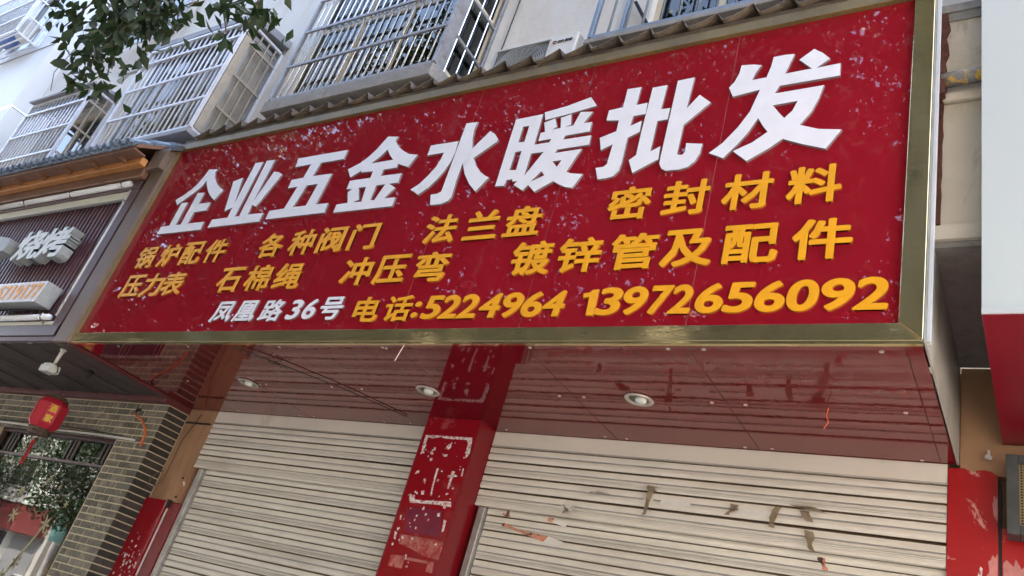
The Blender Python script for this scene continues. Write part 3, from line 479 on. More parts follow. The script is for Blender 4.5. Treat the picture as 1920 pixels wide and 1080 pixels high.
# drain pipes
o = MB().tube([(-2.92, .47, 8.1), (-2.92, .47, 13)], .055, 10).build('drain_pipe', LAMPW, smooth=True); o['label'] = 'white vertical downpipe on the wall above the silvery window cage'; o['category'] = 'pipe'
o = MB().tube([(-2.05, .42, 7.86), (-3.45, .42, 7.86), (-3.52, .42, 7.82), (-3.53, .40, 7.70)], .03, 8, rs=[.026, .026, .036, .036]).build('drain_pipe', WPL, smooth=True); o['label'] = 'short horizontal pipe with an elbow, between the two left window cages'; o['category'] = 'pipe'
# a few thin cables on the wall
for pts, lb in (([(-6.15, .5, 9.3), (-6.2, .45, 8.6), (-6.0, .5, 8.2)], 'thin cable hanging on the white bay by the top left cage'), ([(3.2, .53, 5.6), (3.22, .53, 9)], 'thin dark cable down the wall beside the wide grey cage')):
    o = MB().tube(pts, .006, 5).build('wall_cable', BLACK); o['label'] = lb; o['category'] = 'cable'

# ------------------------------------------------------------------ air conditioner
ac = thing('air_conditioner', (3.9, .35, 5.56), 'cream outdoor air conditioner unit standing behind the wavy roof tiles', 'air conditioner')
box('casing', ACW, ac, 3.50, 4.29, .17, .44, 5.60, 6.165, .012)
g = MB(); cx_, cz_ = 3.80, 5.89
for k in range(13):
    r = .02 + k * .018
    g.tube([(cx_ + r * math.cos(2 * math.pi * j / 28), .160, cz_ + r * math.sin(2 * math.pi * j / 28)) for j in range(29)], .0035, 4, caps=False)
for k in range(10):
    a = math.pi * k / 10; g.tube([(cx_ - .24 * math.cos(a), .163, cz_ - .24 * math.sin(a)), (cx_ + .24 * math.cos(a), .163, cz_ + .24 * math.sin(a))], .003, 4)
g.box(3.545, 3.55, .155, .169, 5.64, 6.12); g.box(4.05, 4.055, .155, .169, 5.64, 6.12); g.box(3.545, 4.055, .155, .169, 6.115, 6.12)
g.build('grille', ACG, ac)
MB().box(3.55, 4.05, .1675, .1695, 5.64, 6.115).build('fan_opening', mat('ac_shadow', (.16, .16, .15), .6), ac)
for k, ch in enumerate('GREE'):
    me = glyph(ch, .030, .026, .003, (BLACK, BLACK), .02, .1); link('logo_letter', me, ac, (4.13 + k * .034, .166, 6.085))
lg = MB().tube([(4.09 + .014 * math.cos(a * .7), .167, 6.085 + .014 * math.sin(a * .7)) for a in range(9)], .004, 5).build('logo_mark', REDC, ac)
MB().tube([(4.292, .3, 5.95), (4.30, .3, 6.02), (4.31, .3, 6.06)], .012, 6).build('valve_pipe', BLACK, ac)
o = MB().tube([(3.62, .40, 6.17), (3.60, .43, 6.30), (3.56, .46, 6.42), (3.53, .50, 6.52), (3.60, .56, 6.56)], .026, 8).build('insulated_pipe', mat('foil_wrap', (.55, .60, .64), .35, .4, bump=.6, bscale=50), smooth=True)
o['label'] = 'wrapped silver pipe going from the air conditioner into the wall'; o['category'] = 'pipe'

# ================================================================== HARDWARE SHOP SIGN
sg = thing('shop_sign', (3.38, .07, 3.345), 'huge red shop signboard with white and orange Chinese lettering in a brass frame', 'shop sign')
seams = [0, .70, 1.69, 2.71, 3.72, 4.66, 5.67, 6.66]
for a, c in zip(seams[:-1], seams[1:]):
    k = rnd.uniform(-.0012, .0012)
    box('panel', RED, sg, a + .003, c - .003, 0 + k, .02, 3.44, 5.52)
for x in seams[1:-1]: box('sealant', SEAL, sg, x - .0028, x + .0028, .003, .018, 3.44, 5.52)
# frame: bottom, right, top, left, mitred
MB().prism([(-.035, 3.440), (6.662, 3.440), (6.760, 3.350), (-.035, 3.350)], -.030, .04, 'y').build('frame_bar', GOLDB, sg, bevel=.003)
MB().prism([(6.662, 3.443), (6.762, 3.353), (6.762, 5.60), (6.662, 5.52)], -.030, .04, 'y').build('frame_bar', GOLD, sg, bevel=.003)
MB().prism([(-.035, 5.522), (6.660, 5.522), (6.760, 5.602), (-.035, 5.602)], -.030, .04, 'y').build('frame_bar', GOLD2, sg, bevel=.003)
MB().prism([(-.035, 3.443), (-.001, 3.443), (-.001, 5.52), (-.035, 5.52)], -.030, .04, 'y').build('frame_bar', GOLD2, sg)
box('drip_edge', GOLDB, sg, -.035, 6.762, -.026, -.002, 3.336, 3.3485)
# return panels closing the box at the right
MB().prism([(-.028, 3.345), (1.386, 3.345), (1.386, 3.938), (.112, 3.938), (.112, 5.6), (-.028, 5.6)], 6.764, 6.775, 'x').build('side_panel', GREYP, sg, bevel=.001)
box('edge_strip', mat('edge_alu', (.62, .63, .62), .4, .2), sg, 6.776, 6.79, -.029, .014, 3.347, 5.6)
box('top_board', CONC, sg, 0, 6.76, .045, .118, 5.52, 5.60)
for ch, polys in BIG.items():
    me = curve_mesh('character', polys, .020, (WLET, LSIDE), .0015); link('character', me, sg, (0, -.013, 0))
link('character', curve_mesh('character', [DIGIT_ONE], .015, (OLET, OSIDE), .0015), sg, (0, -.0115, 0))
for ch, x, z, w, h, c, sh in SMALL:
    if ch == '1': continue
    latin = ch.isascii()
    me = glyph(ch, w, h, .015, (OLET, OSIDE) if c == 'o' else (WLET, LSIDE), .030 if latin else .030, sh)
    link('character', me, sg, (x, -.011, z))
# soffit of the sign box
sf = thing('soffit', (3.38, .7, 3.345), 'glossy dark red panelled underside of the big sign with screw caps', 'soffit')
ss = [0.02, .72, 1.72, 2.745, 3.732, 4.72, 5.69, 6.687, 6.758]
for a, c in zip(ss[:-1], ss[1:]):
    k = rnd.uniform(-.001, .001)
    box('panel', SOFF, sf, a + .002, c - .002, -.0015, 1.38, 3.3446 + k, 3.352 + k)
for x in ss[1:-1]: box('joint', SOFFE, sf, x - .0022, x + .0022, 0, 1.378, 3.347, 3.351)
capm = MB().tube([(0, 0, -.004), (0, 0, .001)], .011, 8).mesh('screw_cap', mat('screw_cap', (.5, .45, .38), .4, .3))
for x, y in ((6.59, .058), (5.58, .04), (5.77, .044), (4.755, .033), (3.627, .039), (2.65, .04), (4.618, .682), (4.785, .684), (5.604, .686), (5.786, .697), (6.593, .713), (6.60, 1.346), (4.635, 1.327), (4.812, 1.335), (3.83, 1.33), (3.65, .05), (2.6, .69), (2.9, .7), (1.85, .69), (1.75, .70), (2.62, 1.33), (2.9, 1.33), (5.6, 1.34), (5.78, 1.33), (1.8, 1.33), (1.62, 1.33), (.8, 1.32), (.65, 1.32), (1.6, .04), (.65, .04), (.80, .69)):
    link('screw_cap', capm, sf, (x + rnd.uniform(-.01, .01), y, 3.343))
dl_m = []
def ring(rs, n=24, mi=0):
    b = MB(); vs = []
    for r, z in rs: vs += [(r * math.cos(2 * math.pi * j / n), r * math.sin(2 * math.pi * j / n), z) for j in range(n)]
    b.add(vs, [(k * n + j, k * n + (j + 1) % n, (k + 1) * n + (j + 1) % n, (k + 1) * n + j) for k in range(len(rs) - 1) for j in range(n)]); return b
for (x, y), lb in (((1.634, .679), 'left downlight in the red soffit, above the left shutter'), ((3.545, .683), 'middle downlight in the red soffit, next to the red column'), ((5.16, .682), 'right downlight in the red soffit, above the right shutter')):
    d = thing('downlight', (x, y, 3.343), lb, 'downlight', 'round downlights in the soffit')
    link('bezel', ring([(.070, .001), (.092, -.004), (.086, -.010), (.066, -.009), (.060, .0)]).mesh('bezel', LIGHTB, True), d, (x, y, 3.343))
    link('reflector', ring([(.062, -.003), (.045, -.0005), (.02, .0005), (.0001, .0005)]).mesh('reflector', mat('reflector_dark', (.12, .11, .10), .3, .8), True), d, (x, y, 3.343))
    b = MB(); bl = [(x + .018, y - .01, 3.343 - .001), (x + .018, y - .01, 3.343 - .020), (x + .018, y - .01, 3.343 - .030)]
    b.tube(bl, .03, 12, rs=[.034, .036, .022]); b.build('bulb', BULB, d, True)
# wires dangling from the soffit
for pts, m, lb in (([(6.231, .70, 3.345), (6.225, .70, 3.30), (6.24, .69, 3.26), (6.22, .69, 3.225)], ORPL, 'frayed orange and brown wire end hanging from a hole in the soffit, right side'),
                ([(3.835, .01, 3.345), (3.83, .0, 3.29), (3.815, .0, 3.23)], TAPEW, 'thin pale wire hanging under the sign frame by the column')):
    o = MB().tube(pts, .0032, 5).build('loose_wire', m); o['label'] = lb; o['category'] = 'wire'
# dead vine on the soffit cable
v = MB(); pa = [Vector((2.20, .02, 3.33)), Vector((2.45, .30, 3.325)), Vector((2.75, .72, 3.33)), Vector((2.98, 1.18, 3.335))]
v.tube(pa, .004, 5)
for k in range(26):
    p = pa[0].lerp(pa[1], rnd.random()) + Vector((rnd.uniform(-.01, .01), rnd.uniform(-.01, .01), 0)); d = Vector((rnd.uniform(-1, 1), rnd.uniform(-1, 1), rnd.uniform(-.6, .3))) * .045
    v.tube([p, p + d * .5 + Vector((0, 0, -.008)), p + d], .0025, 4)
o = v.build('dry_twig', BLACK); o['label'] = 'dry black twig and thin cable running across the left part of the red soffit'; o['category'] = 'twig'

# ------------------------------------------------------------------ wavy tiles on top of the sign
tc = thing('tile_coping', (3.4, 0, 5.6), 'row of brown grey wavy roof tiles along the top of the red sign', 'roof tiles')
P_ = .2335
def wavetile(w, L, drop, amp, th, jag=0):
    """one pan tile: a flat pan with a roll at its right side; runs from the eave (y=0) back to y=L"""
    n = 15; b = MB(); pr = []
    for i in range(n + 1):
        u = i / n; h = amp * (u / .80) ** 1.7 if u < .8 else amp * (.5 + .5 * math.cos(math.pi * (u - .8) / .2))
        pr.append((u * w, h))
    vs = []
    for y, dz in ((0, 0), (L, drop)):
        vs += [(x, y, h + dz) for x, h in pr]
    k = n + 1
    for y, dz in ((0, -th), (L, drop - th)): vs += [(x, y, h + dz) for x, h in pr]
    fs = []
    for i in range(n):
        fs += [(i, i + 1, k + i + 1, k + i), (2 * k + i, 3 * k + i, 3 * k + i + 1, 2 * k + i + 1), (i, 2 * k + i, 2 * k + i + 1, i + 1)]
    fs += [(0, k, 3 * k, 2 * k), (n, 2 * k + n, 3 * k + n, k + n)]
    b.add(vs, fs); return b
tm = [wavetile(P_ + .004, .40, .12, a, .012).mesh('tile', TILEN, True) for a in (.078, .070, .086)]
for i in range(28):
    x = .18 + i * P_
    o = link('tile', tm[i % 3 if rnd.random() < .7 else 0], tc, (x, -.050 + rnd.uniform(-.006, .006), 5.655 + rnd.uniform(-.004, .004)))
    o.rotation_euler = (rnd.uniform(-.02, .02), rnd.uniform(-.015, .015), rnd.uniform(-.01, .01))
box('mortar_bed', TILEN, tc, 0, 6.76, -.020, .3, 5.604, 5.645)

# ================================================================== SHUTTERS
def slat_mesh(L):
    # profile (y,z), front is -y; z from 0 down to -.105
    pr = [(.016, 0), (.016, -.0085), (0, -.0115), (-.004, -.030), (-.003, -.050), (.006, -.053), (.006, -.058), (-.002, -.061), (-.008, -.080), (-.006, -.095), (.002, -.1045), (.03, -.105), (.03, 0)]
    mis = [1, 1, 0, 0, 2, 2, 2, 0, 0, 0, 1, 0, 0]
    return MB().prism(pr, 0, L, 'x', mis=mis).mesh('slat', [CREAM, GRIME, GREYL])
def slat2_mesh(L):
    pr = [(.016, 0), (.016, -.0085), (0, -.0115), (-.004, -.032), (-.003, -.050), (.006, -.053), (.006, -.057), (-.002, -.060), (-.006, -.072), (.002, -.076), (.002, -.080), (-.006, -.082), (.000, -.088), (.000, -.0905), (-.005, -.0925), (.002, -.1045), (.03, -.105), (.03, 0)]
    mis = [1, 1, 0, 0, 2, 2, 2, 0, 0, 2, 2, 0, 2, 2, 0, 1, 0, 0]
    return MB().prism(pr, 0, L, 'x', mis=mis).mesh('slat', [CREAM, GRIME, GREYL])
def shutter(label, x0, x1, lx0, lx1, rails):
    t = thing('roller_shutter', ((x0 + x1) / 2, 1.42, .12), label, 'roller shutter', 'closed roller shutters')
    box('header_board', CREAMF, t, x0, x1, 1.378, 1.41, 3.228, 3.342, .002)
    box('header_lip', GREYL, t, x0, x1, 1.3765, 1.3778, 3.228, 3.234)
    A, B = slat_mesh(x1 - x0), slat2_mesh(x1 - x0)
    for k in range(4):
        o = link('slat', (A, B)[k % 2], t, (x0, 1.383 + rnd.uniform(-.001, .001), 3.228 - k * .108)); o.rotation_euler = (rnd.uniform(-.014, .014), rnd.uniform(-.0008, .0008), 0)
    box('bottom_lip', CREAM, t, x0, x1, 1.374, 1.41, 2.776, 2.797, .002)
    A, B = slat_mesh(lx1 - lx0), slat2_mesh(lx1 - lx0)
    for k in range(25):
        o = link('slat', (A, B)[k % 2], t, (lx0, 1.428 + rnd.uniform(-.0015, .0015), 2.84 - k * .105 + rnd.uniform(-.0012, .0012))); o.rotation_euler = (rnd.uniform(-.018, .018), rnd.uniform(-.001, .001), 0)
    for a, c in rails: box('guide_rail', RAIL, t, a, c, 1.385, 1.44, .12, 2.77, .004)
    return t
shL = shutter('cream ribbed roller shutter left of the red column, with rust spots', .445, 3.205, .585, 3.205, ((.52, .58),))
shR = shutter('cream ribbed roller shutter right of the red column, with torn tape bits', 3.705, 6.718, 3.80, 6.718, ((3.74, 3.795),))
# torn tape and poster scraps on the right shutter
def scrap(pts, m, nm='tape_scrap', par=None):
    vs = [Vector(p) for p in pts]; b = MB(); n = len(vs) // 2
    vs2 = [v + Vector((0, .0015, 0)) for v in vs]
    b.add(vs + vs2, [(2 * i, 2 * i + 1, 2 * i + 3, 2 * i + 2) for i in range(n - 1)] + [(len(vs) + 2 * i, len(vs) + 2 * i + 2, len(vs) + 2 * i + 3, len(vs) + 2 * i + 1) for i in range(n - 1)])
    b.build(nm, m, par or shR)
rt = random.Random(21)
def tapebit(x, z, w, h, m=TAPE, curl=.05):
    pts = []; n = 6
    for i in range(n + 1):
        u = i / n; yy = 1.366 - curl * u * u * rt.uniform(.6, 1.3); s = w * rt.uniform(.28, .56) * (1 - .35 * u); dx = .35 * w * math.sin(u * 2.3 + x * 7) + rt.uniform(-.06, .06) * w
        pts += [(x - s + dx, yy + rt.uniform(-.006, .006), z - h * u + rt.uniform(-.1, .1) * h / n), (x + s + dx + rt.uniform(-.1, .1) * w, yy - .25 * w * math.sin(u * 4 + x), z - h * u - rt.uniform(-.2, .6) * h / n)]
    scrap(pts, m)
tapebit(5.045, 3.03, .045, .20, TAPE, .06); tapebit(5.06, 3.05, .08, .05, TAPE, .03); tapebit(5.565, 2.985, .05, .085); tapebit(5.84, 3.0, .055, .14, TAPE, .04); tapebit(4.45, 2.855, .05, .07, TAPE, .05)
tapebit(4.49, 2.87, .05, .04, TAPEW, .01); tapebit(4.66, 2.97, .10, .025); tapebit(6.03, 3.02, .14, .03, TAPE, .03); tapebit(6.02, 2.99, .07, .06, TAPE, .02); tapebit(6.05, 2.88, .06, .12, TAPE, .05); tapebit(6.12, 2.74, .05, .07, TAPEO, .02); tapebit(6.53, 2.68, .05, .13, TAPE, .06); tapebit(6.60, 2.66, .16, .03)
tapebit(5.07, 3.12, .02, .02)
flat('poster_scrap', [(3.95, 2.665), (4.0, 2.66), (4.31, 2.60), (4.34, 2.64), (4.10, 2.655), (3.96, 2.69)], 1.420, TAPEO, shR)
flat('poster_scrap', [(4.31, 2.60), (4.34, 2.64), (4.46, 2.62), (4.45, 2.59)], 1.419, TAPEW, shR)
flat('poster_scrap', [(3.93, 2.745), (3.97, 2.73), (4.0, 2.735), (3.98, 2.78), (3.965, 2.78), (3.96, 2.745), (3.94, 2.76)], 1.419, TAPEO, shR)
flat('poster_scrap', [(4.30, 2.745), (4.34, 2.735), (4.35, 2.765), (4.31, 2.77)], 1.419, TAPEO, shR)
flat('poster_scrap', [(4.36, 2.735), (4.45, 2.715), (4.46, 2.74), (4.38, 2.765)], 1.419, TAPEW, shR)
for (x0, x1, z0, z1) in ((4.98, 5.05, 2.93, 2.975), (5.10, 5.30, 2.935, 2.975), (5.60, 5.80, 2.935, 2.97)):
    flat('pale_tape', [(x0, z0), (x1, z0 + .006), (x1 + .01, z1), (x0 + .01, z1 - .004)], 1.3755, TAPEW, shR)
flat('pale_tape', [(4.40, 2.82), (4.50, 2.815), (4.50, 2.85), (4.41, 2.855)], 1.3685, TAPEW, shR)

# ================================================================== RED COLUMN BETWEEN THE SHUTTERS
cl = thing('red_column', (3.45, 1.3, .12), 'glossy red square column between the two shutters, scarred by torn posters', 'column')
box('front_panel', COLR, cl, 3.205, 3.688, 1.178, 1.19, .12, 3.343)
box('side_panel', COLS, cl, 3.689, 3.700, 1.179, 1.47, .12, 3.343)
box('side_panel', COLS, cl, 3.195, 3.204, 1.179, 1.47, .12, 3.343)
for p in SCRAPS: flat('paper_scrap', p, 1.1765, PAPER, cl, .0012)
flat('reflection_patch', REFL_PATCH, 1.1774, REFL_M, cl, .0004)  # reflection of sky and buildings, painted as a flat patch
for p in RESIDUE: flat('glue_patch', p, 1.1772, RESI, cl, .0006)
r2 = random.Random(3)
for k in range(60):
    x = r2.uniform(3.24, 3.66); z = r2.choice([r2.uniform(2.2, 2.75), r2.uniform(2.55, 2.98), r2.uniform(2.9, 3.2)]); s = r2.uniform(.003, .011); n = 6
    flat('paper_scrap', [(x + s * r2.uniform(.5, 1.5) * math.cos(2 * math.pi * j / n), z + s * r2.uniform(.5, 1.4) * math.sin(2 * math.pi * j / n)) for j in range(n)], 1.1768, PAPER, cl, .001)

# red base and tan wall left of the left shutter
lw = thing('tan_wall', (.25, 1.4, .12), 'narrow tan rendered wall strip between the brick pier and the left shutter', 'wall')
box('render', ORNG, lw, .008, .444, 1.387, 1.468, 2.43, 3.343)
box('top_bar', BLACK, lw, .02, .40, 1.375, 1.386, 3.195, 3.212)
rb = thing('red_tile_base', (.25, 1.4, .12), 'glossy red panel base with peeling white spots below the tan wall strip', 'wall base')
box('panel', COLR, rb, .012, .335, 1.345, 1.465, .12, 2.428, .003); box('edge_panel', COLS, rb, .338, .515, 1.375, 1.465, .12, 2.42)
box('white_strip', WPL, rb, .345, .362, 1.366, 1.374, 1.75, 2.36); box('black_cap', BLACK, rb, .335, .372, 1.35, 1.374, 2.37, 2.44)
for k in range(50):
    x = r2.uniform(.06, .32); z = r2.gauss(1.85, .13) + (x - .2) * .2; s = r2.uniform(.003, .013); n = 6
    flat('paint_chip', [(x + s * r2.uniform(.5, 1.6) * math.cos(2 * math.pi * j / n), z + s * 1.3 * r2.uniform(.5, 1.4) * math.sin(2 * math.pi * j / n)) for j in range(n)], 1.3435, PAPER, rb, .001)
for x, z in ((.36, 2.66), (.40, 2.62), (.42, 2.60), (.38, 2.48)):
    MB().tube([(x, 1.38, z), (x, 1.387, z)], .012, 7).build('hole_mark', BLACK if z < 2.6 or z > 2.65 else PAPER, lw)
o = MB().tube([(.06, 1.36, 2.70), (.02, 1.30, 2.62), (.05, 1.27, 2.52), (.12, 1.28, 2.50), (.17, 1.31, 2.58), (.15, 1.34, 2.68), (.10, 1.37, 3.0), (.20, 1.38, 3.3)], .005, 5).build('looped_cable', mat('brown_cable', (.12, .07, .05), .6)); o['label'] = 'thin brown cable looping on the tan wall strip beside the brick pier'; o['category'] = 'cable'

# ================================================================== RIGHT END
rp = thing('peeling_red_pillar', (6.85, 1.45, .12), 'narrow bright red pillar with peeling paint right of the right shutter', 'pillar')
MB().prism([(6.722, .12), (6.955, .12), (6.955, 3.30), (6.93, 3.318), (6.90, 3.326), (6.86, 3.322), (6.845, 3.312), (6.82, 3.318), (6.80, 3.330), (6.76, 3.326), (6.722, 3.322)], 1.388, 1.468, 'y').build('front_face', PEEL, rp)
flat('torn_paper', [(6.905, 2.62), (6.950, 2.62), (6.952, 2.885), (6.94, 2.86), (6.93, 2.882), (6.922, 2.85), (6.91, 2.84), (6.915, 2.79), (6.90, 2.76), (6.908, 2.70)], 1.3866, PINKP, rp)
flat('torn_paper', [(6.975, 2.60), (7.2, 2.60), (7.2, 2.83), (7.12, 2.84), (7.10, 2.81), (7.08, 2.86), (7.055, 2.82), (7.03, 2.87), (7.02, 2.83), (6.99, 2.86), (6.975, 2.84)], 1.3906, PINKP, rp)
flat('torn_paper', [(6.84, 2.60), (6.865, 2.60), (6.885, 2.80), (6.875, 2.81), (6.85, 2.70)], 1.3866, PAPER, rp)
flat('torn_paper', [(6.935, 3.08), (6.954, 3.05), (6.954, 3.20), (6.948, 3.17), (6.938, 3.19), (6.930, 3.14)], 1.3866, PINKP, rp)
box('dark_joint', BLACK, rp, 6.956, 6.970, 1.395, 1.468, .12, 3.28)
box('edge_face', PEEL, rp, 6.971, 7.30, 1.392, 1.468, .12, 3.02)
rw = thing('recess_wall', (6.9, 1.4, 3.35), 'tan wall in the shadowed gap between the red sign and the white sign', 'wall')
box('render', ORNG, rw, 6.778, 7.4, 1.395, 1.468, 3.30, 3.938)
hk = MB().tube([(6.915, 1.36, 3.43), (6.915, 1.36, 3.40)], .008, 6); hk.tube([(6.90, 1.36, 3.395), (6.93, 1.36, 3.385)], .012, 6)
o = hk.build('wire_clip', WPL); o['label'] = 'small white clip with a black tip on the tan wall in the gap'; o['category'] = 'clip'
gr = thing('metal_grille', (7.2, 1.3, 2.95), 'dark grey framed metal mesh grille under the red canopy at the right edge', 'grille')
f = MB(); f.box(7.0, 7.055, 1.24, 1.36, 2.95, 3.37); f.box(7.056, 7.6, 1.242, 1.36, 3.325, 3.37); f.box(7.056, 7.6, 1.242, 1.36, 2.95, 3.0); f.box(7.545, 7.6, 1.24, 1.358, 3.0, 3.325); f.build('frame', GFRM, gr, bevel=.003)
box('mesh_back', BACKD, gr, 7.056, 7.545, 1.30, 1.31, 3.0, 3.325)
wm = MB()
for k in range(33): wm.box(7.056 + k * .0148, 7.062 + k * .0148, 1.262, 1.266, 3.0, 3.325)
for k in range(22): wm.box(7.056, 7.545, 1.258, 1.2615, 3.003 + k * .0148, 3.009 + k * .0148)
wm.build('wire_mesh', mat('mesh_tan', (.30, .24, .13), .5, .5), gr, kind='stuff')
ns = thing('white_sign', (7.9, .1, 3.42), 'plain white signboard with a red underside at the right edge', 'shop sign')
box('white_panel', WHITE, ns, 6.978, 9.4, -.012, .10, 3.515, 7.4, .002)
box('bottom_lip', mat('lip_grey', (.60, .61, .60), .4, .2), ns, 6.978, 9.4, -.018, .10, 3.485, 3.5135, .001)
box('soffit_panel', REDC, ns, 6.980, 9.4, -.01, 1.38, 3.476, 3.4845)
box('side_board', REDN, ns, 6.980, 6.992, .101, 1.38, 3.486, 3.938)
pp = thing('striped_pipe', (6.86, .08, 4.95), 'grey pipe with flaking yellow paint crossing the gap right of the red sign', 'pipe')
MB().tube([(6.79, .085, 4.955), (7.1, .085, 4.965)], .040, 12).build('pipe', PIPEY, pp, True); box('cast_bracket', RUST, pp, 6.777, 6.81, .05, .14, 4.84, 5.06)
box('render_lip', CRK, bld, 6.792, 7.1, .10, .139, 4.83, 4.885, .01)
rs = MB(); pr = [(6.779, 4.06)]
for k in range(24): pr.append((6.79 + .004 * r2.random() + (.012 + .038 * r2.random()) * max(.15, (k - 12) / 11 if k > 12 else .12), 4.06 + k * 1.44 / 23))
pr.append((6.779, 5.5)); rs.prism(pr, .118, .1385, 'y').build('rust_crust', RUST, bld)
box('parapet_block', CONC, bld, 6.80, 7.1, .13, .139, 5.44, 5.50)

# ================================================================== RESTAURANT FRONT (left)
rf = thing('restaurant_sign', (-3.2, 0, 3.35), 'wood framed dark slatted restaurant signboard with grey tiled eave left of the red sign', 'shop sign')
XL = -7.5
box('backing', BACKD, rf, XL, -.30, .06, .08, 3.4, 5.3)
sm = MB().box(-.0175, .0175, .024, .050, 3.55, 5.16).mesh('slat', SLATM, bevel=.003)
k = 0; x = -.52
while x > XL + .1:
    link('slat', sm, rf, (x, 0, 0)); x -= .0765
# frame
box('frame_side', PURP, rf, -.44, -.305, -.045, .05, 3.42, 5.27, .004)
box('frame_bottom', PURP, rf, XL, -.305, -.050, .05, 3.405, 3.52, .004)
box('frame_top', PURP, rf, XL, -.305, -.060, .05, 5.077, 5.20, .004)
box('bottom_strip', LINT, rf, XL, -.23, -.04, .02, 3.352, 3.40, .003)
box('black_gap', BACKD, rf, -.300, -.24, -.02, .05, 3.36, 5.4)
box('corner_post', POSTM, rf, -.235, -.006, -.062, .03, 3.335, 5.46, .008)
box('post_edge', WOODB, rf, -.240, -.2355, -.050, .03, 3.335, 5.46)
# beams under the eave
box('beam', WOODB, rf, XL, -.245, -.13, -.061, 5.16, 5.275, .01)
box('eave_board', WOODO, rf, XL, -.25, -.205, -.131, 5.262, 5.345, .006)
box('eave_soffit', WOODB, rf, XL, -.20, -.34, -.206, 5.325, 5.345, .004)
for i in range(14):
    xx = -.5 - i * .52; box('rafter_end', WOODB, rf, xx - .02, xx + .02, -.300, -.207, 5.29, 5.324, .003)
MB().prism([(-.33, 5.35), (.50, 5.93), (.50, 5.98), (-.33, 5.39)], XL, -.20, 'x').build('roof_deck', WOODB, rf)
MB().prism([(-.125, 5.24), (-.02, 5.24), (-.02, 5.56), (-.125, 5.47)], -.245, -.02, 'x').build('corner_cap', POSTM, rf, bevel=.006)
b = MB(); b.prism([(-.10, 5.46), (.48, 5.84), (.48, 5.90), (-.10, 5.52)], -.30, .05, 'x'); b.build('cap_sheet', mat('dark_slate', (.06, .055, .055), .6, var=.3), rf)
# grey tiles: rolled columns, four courses each
def roll_tile(L, r=.052):
    n = 8; vs = []
    for y, zz, s in ((0, 0, 1), (L, .0, .86)):
        vs += [(-r * s * math.cos(math.pi * i / n), y, r * s * math.sin(math.pi * i / n) + zz) for i in range(n + 1)]
    vs += [(-(r - .012) * math.cos(math.pi * i / n), 0, (r - .012) * math.sin(math.pi * i / n)) for i in range(n + 1)]
    vs += [(-(r - .012) * .86 * math.cos(math.pi * i / n), L, (r - .012) * .86 * math.sin(math.pi * i / n)) for i in range(n + 1)]
    q = n + 1; fs = [(i, i + 1, q + i + 1, q + i) for i in range(n)] + [(2 * q + i, 2 * q + i + 1, i + 1, i) for i in range(n)] + [(2 * q + i, 3 * q + i, 3 * q + i + 1, 2 * q + i + 1) for i in range(n)]
    return MB().add(vs, fs)
def pan_tile(L, r=.055):
    n = 6; vs = []
    for y in (0, L):
        vs += [(-r * math.cos(math.pi * i / n), y, -.032 * math.sin(math.pi * i / n)) for i in range(n + 1)]
    for y in (0, L): vs += [(-r * math.cos(math.pi * i / n), y, -.032 * math.sin(math.pi * i / n) - .011) for i in range(n + 1)]
    q = n + 1; fs = []
    for i in range(n): fs += [(i, i + 1, q + i + 1, q + i), (2 * q + i, 3 * q + i, 3 * q + i + 1, 2 * q + i + 1), (i, 2 * q + i, 2 * q + i + 1, i + 1)]
    return MB().add(vs, fs)
Lt = .27; slope = math.atan2(.58, .83)
rm = roll_tile(Lt).mesh('tile', TILEB, True); pm = pan_tile(Lt).mesh('tile', TILEB, True)
for i in range(34):
    x = -.33 - i * .132
    for c in range(4):
        for m_, dx, dz in ((rm, 0, .050), (pm, .066, .050)):
            o = link('tile', m_, rf, (x + dx + rnd.uniform(-.004, .004), -.375 + c * .235 * math.cos(slope) + rnd.uniform(-.004, .004), 5.345 + dz + c * .235 * math.sin(slope) + .012 * 0))
            o.rotation_euler = (slope - .05, 0, rnd.uniform(-.03, .03))
# tube lamps round the sign
def tube_lamp(pts_a, pts_b, r, label):
    t = thing('tube_lamp', pts_a, label, 'tube lamp', 'tube lamps framing the slatted sign')
    MB().tube([pts_a, pts_b], r, 10).build('tube', LAMPW, t, True)
    A, B = Vector(pts_a), Vector(pts_b); n = max(1, int((B - A).length / .95))
    for i in range(n + 1):
        p = A.lerp(B, (i + .12) / (n + .24)); d = (B - A).normalized()
        MB().tube([p - d * .012, p + d * .012], r * 1.35, 10).build('clamp', STEEL, t, True)
        MB().tube([p + Vector((0, r, 0)), p + Vector((.02, r * .4, -.05)), p + Vector((.05, .01, -.07)), p + Vector((.03, .02, -.02))], .004, 5).build('wire', STEEL, t)
    return t
tube_lamp((XL, -.088, 5.118), (-.44, -.088, 5.118), .030, 'long white tube lamp along the top of the slatted sign')
tube_lamp((-.475, -.03, 5.08), (-.475, -.03, 3.62), .018, 'thin white upright tube lamp at the right side of the slatted sign')
tube_lamp((XL, -.075, 3.585), (-.50, -.075, 3.585), .028, 'long white tube lamp along the bottom of the slatted sign')
box('top_strip', STRIPW, rf, XL, -.445, -.030, .004, 4.99, 5.075, .002)
box('bottom_white_strip', STRIPW, rf, XL, -.445, -.040, .004, 3.522, 3.560, .002)
box('strip_shadow_line', ACG, rf, XL, -.46, -.028, .003, 4.975, 4.988)
# raised letters
for ch, x in (('烧', -1.62), ('烤', -1.13)):
    me = glyph(ch, .50, .37, .12, (LFACE, LSTEEL), .035); link('character', me, rf, (x, -.14, 4.43))
MB().prism([(-2.5, 4.30), (-2.02, 4.36), (-1.98, 4.44), (-2.03, 4.52), (-2.5, 4.60)], -.19, -.07, 'y').build('character', LSTEEL, rf)
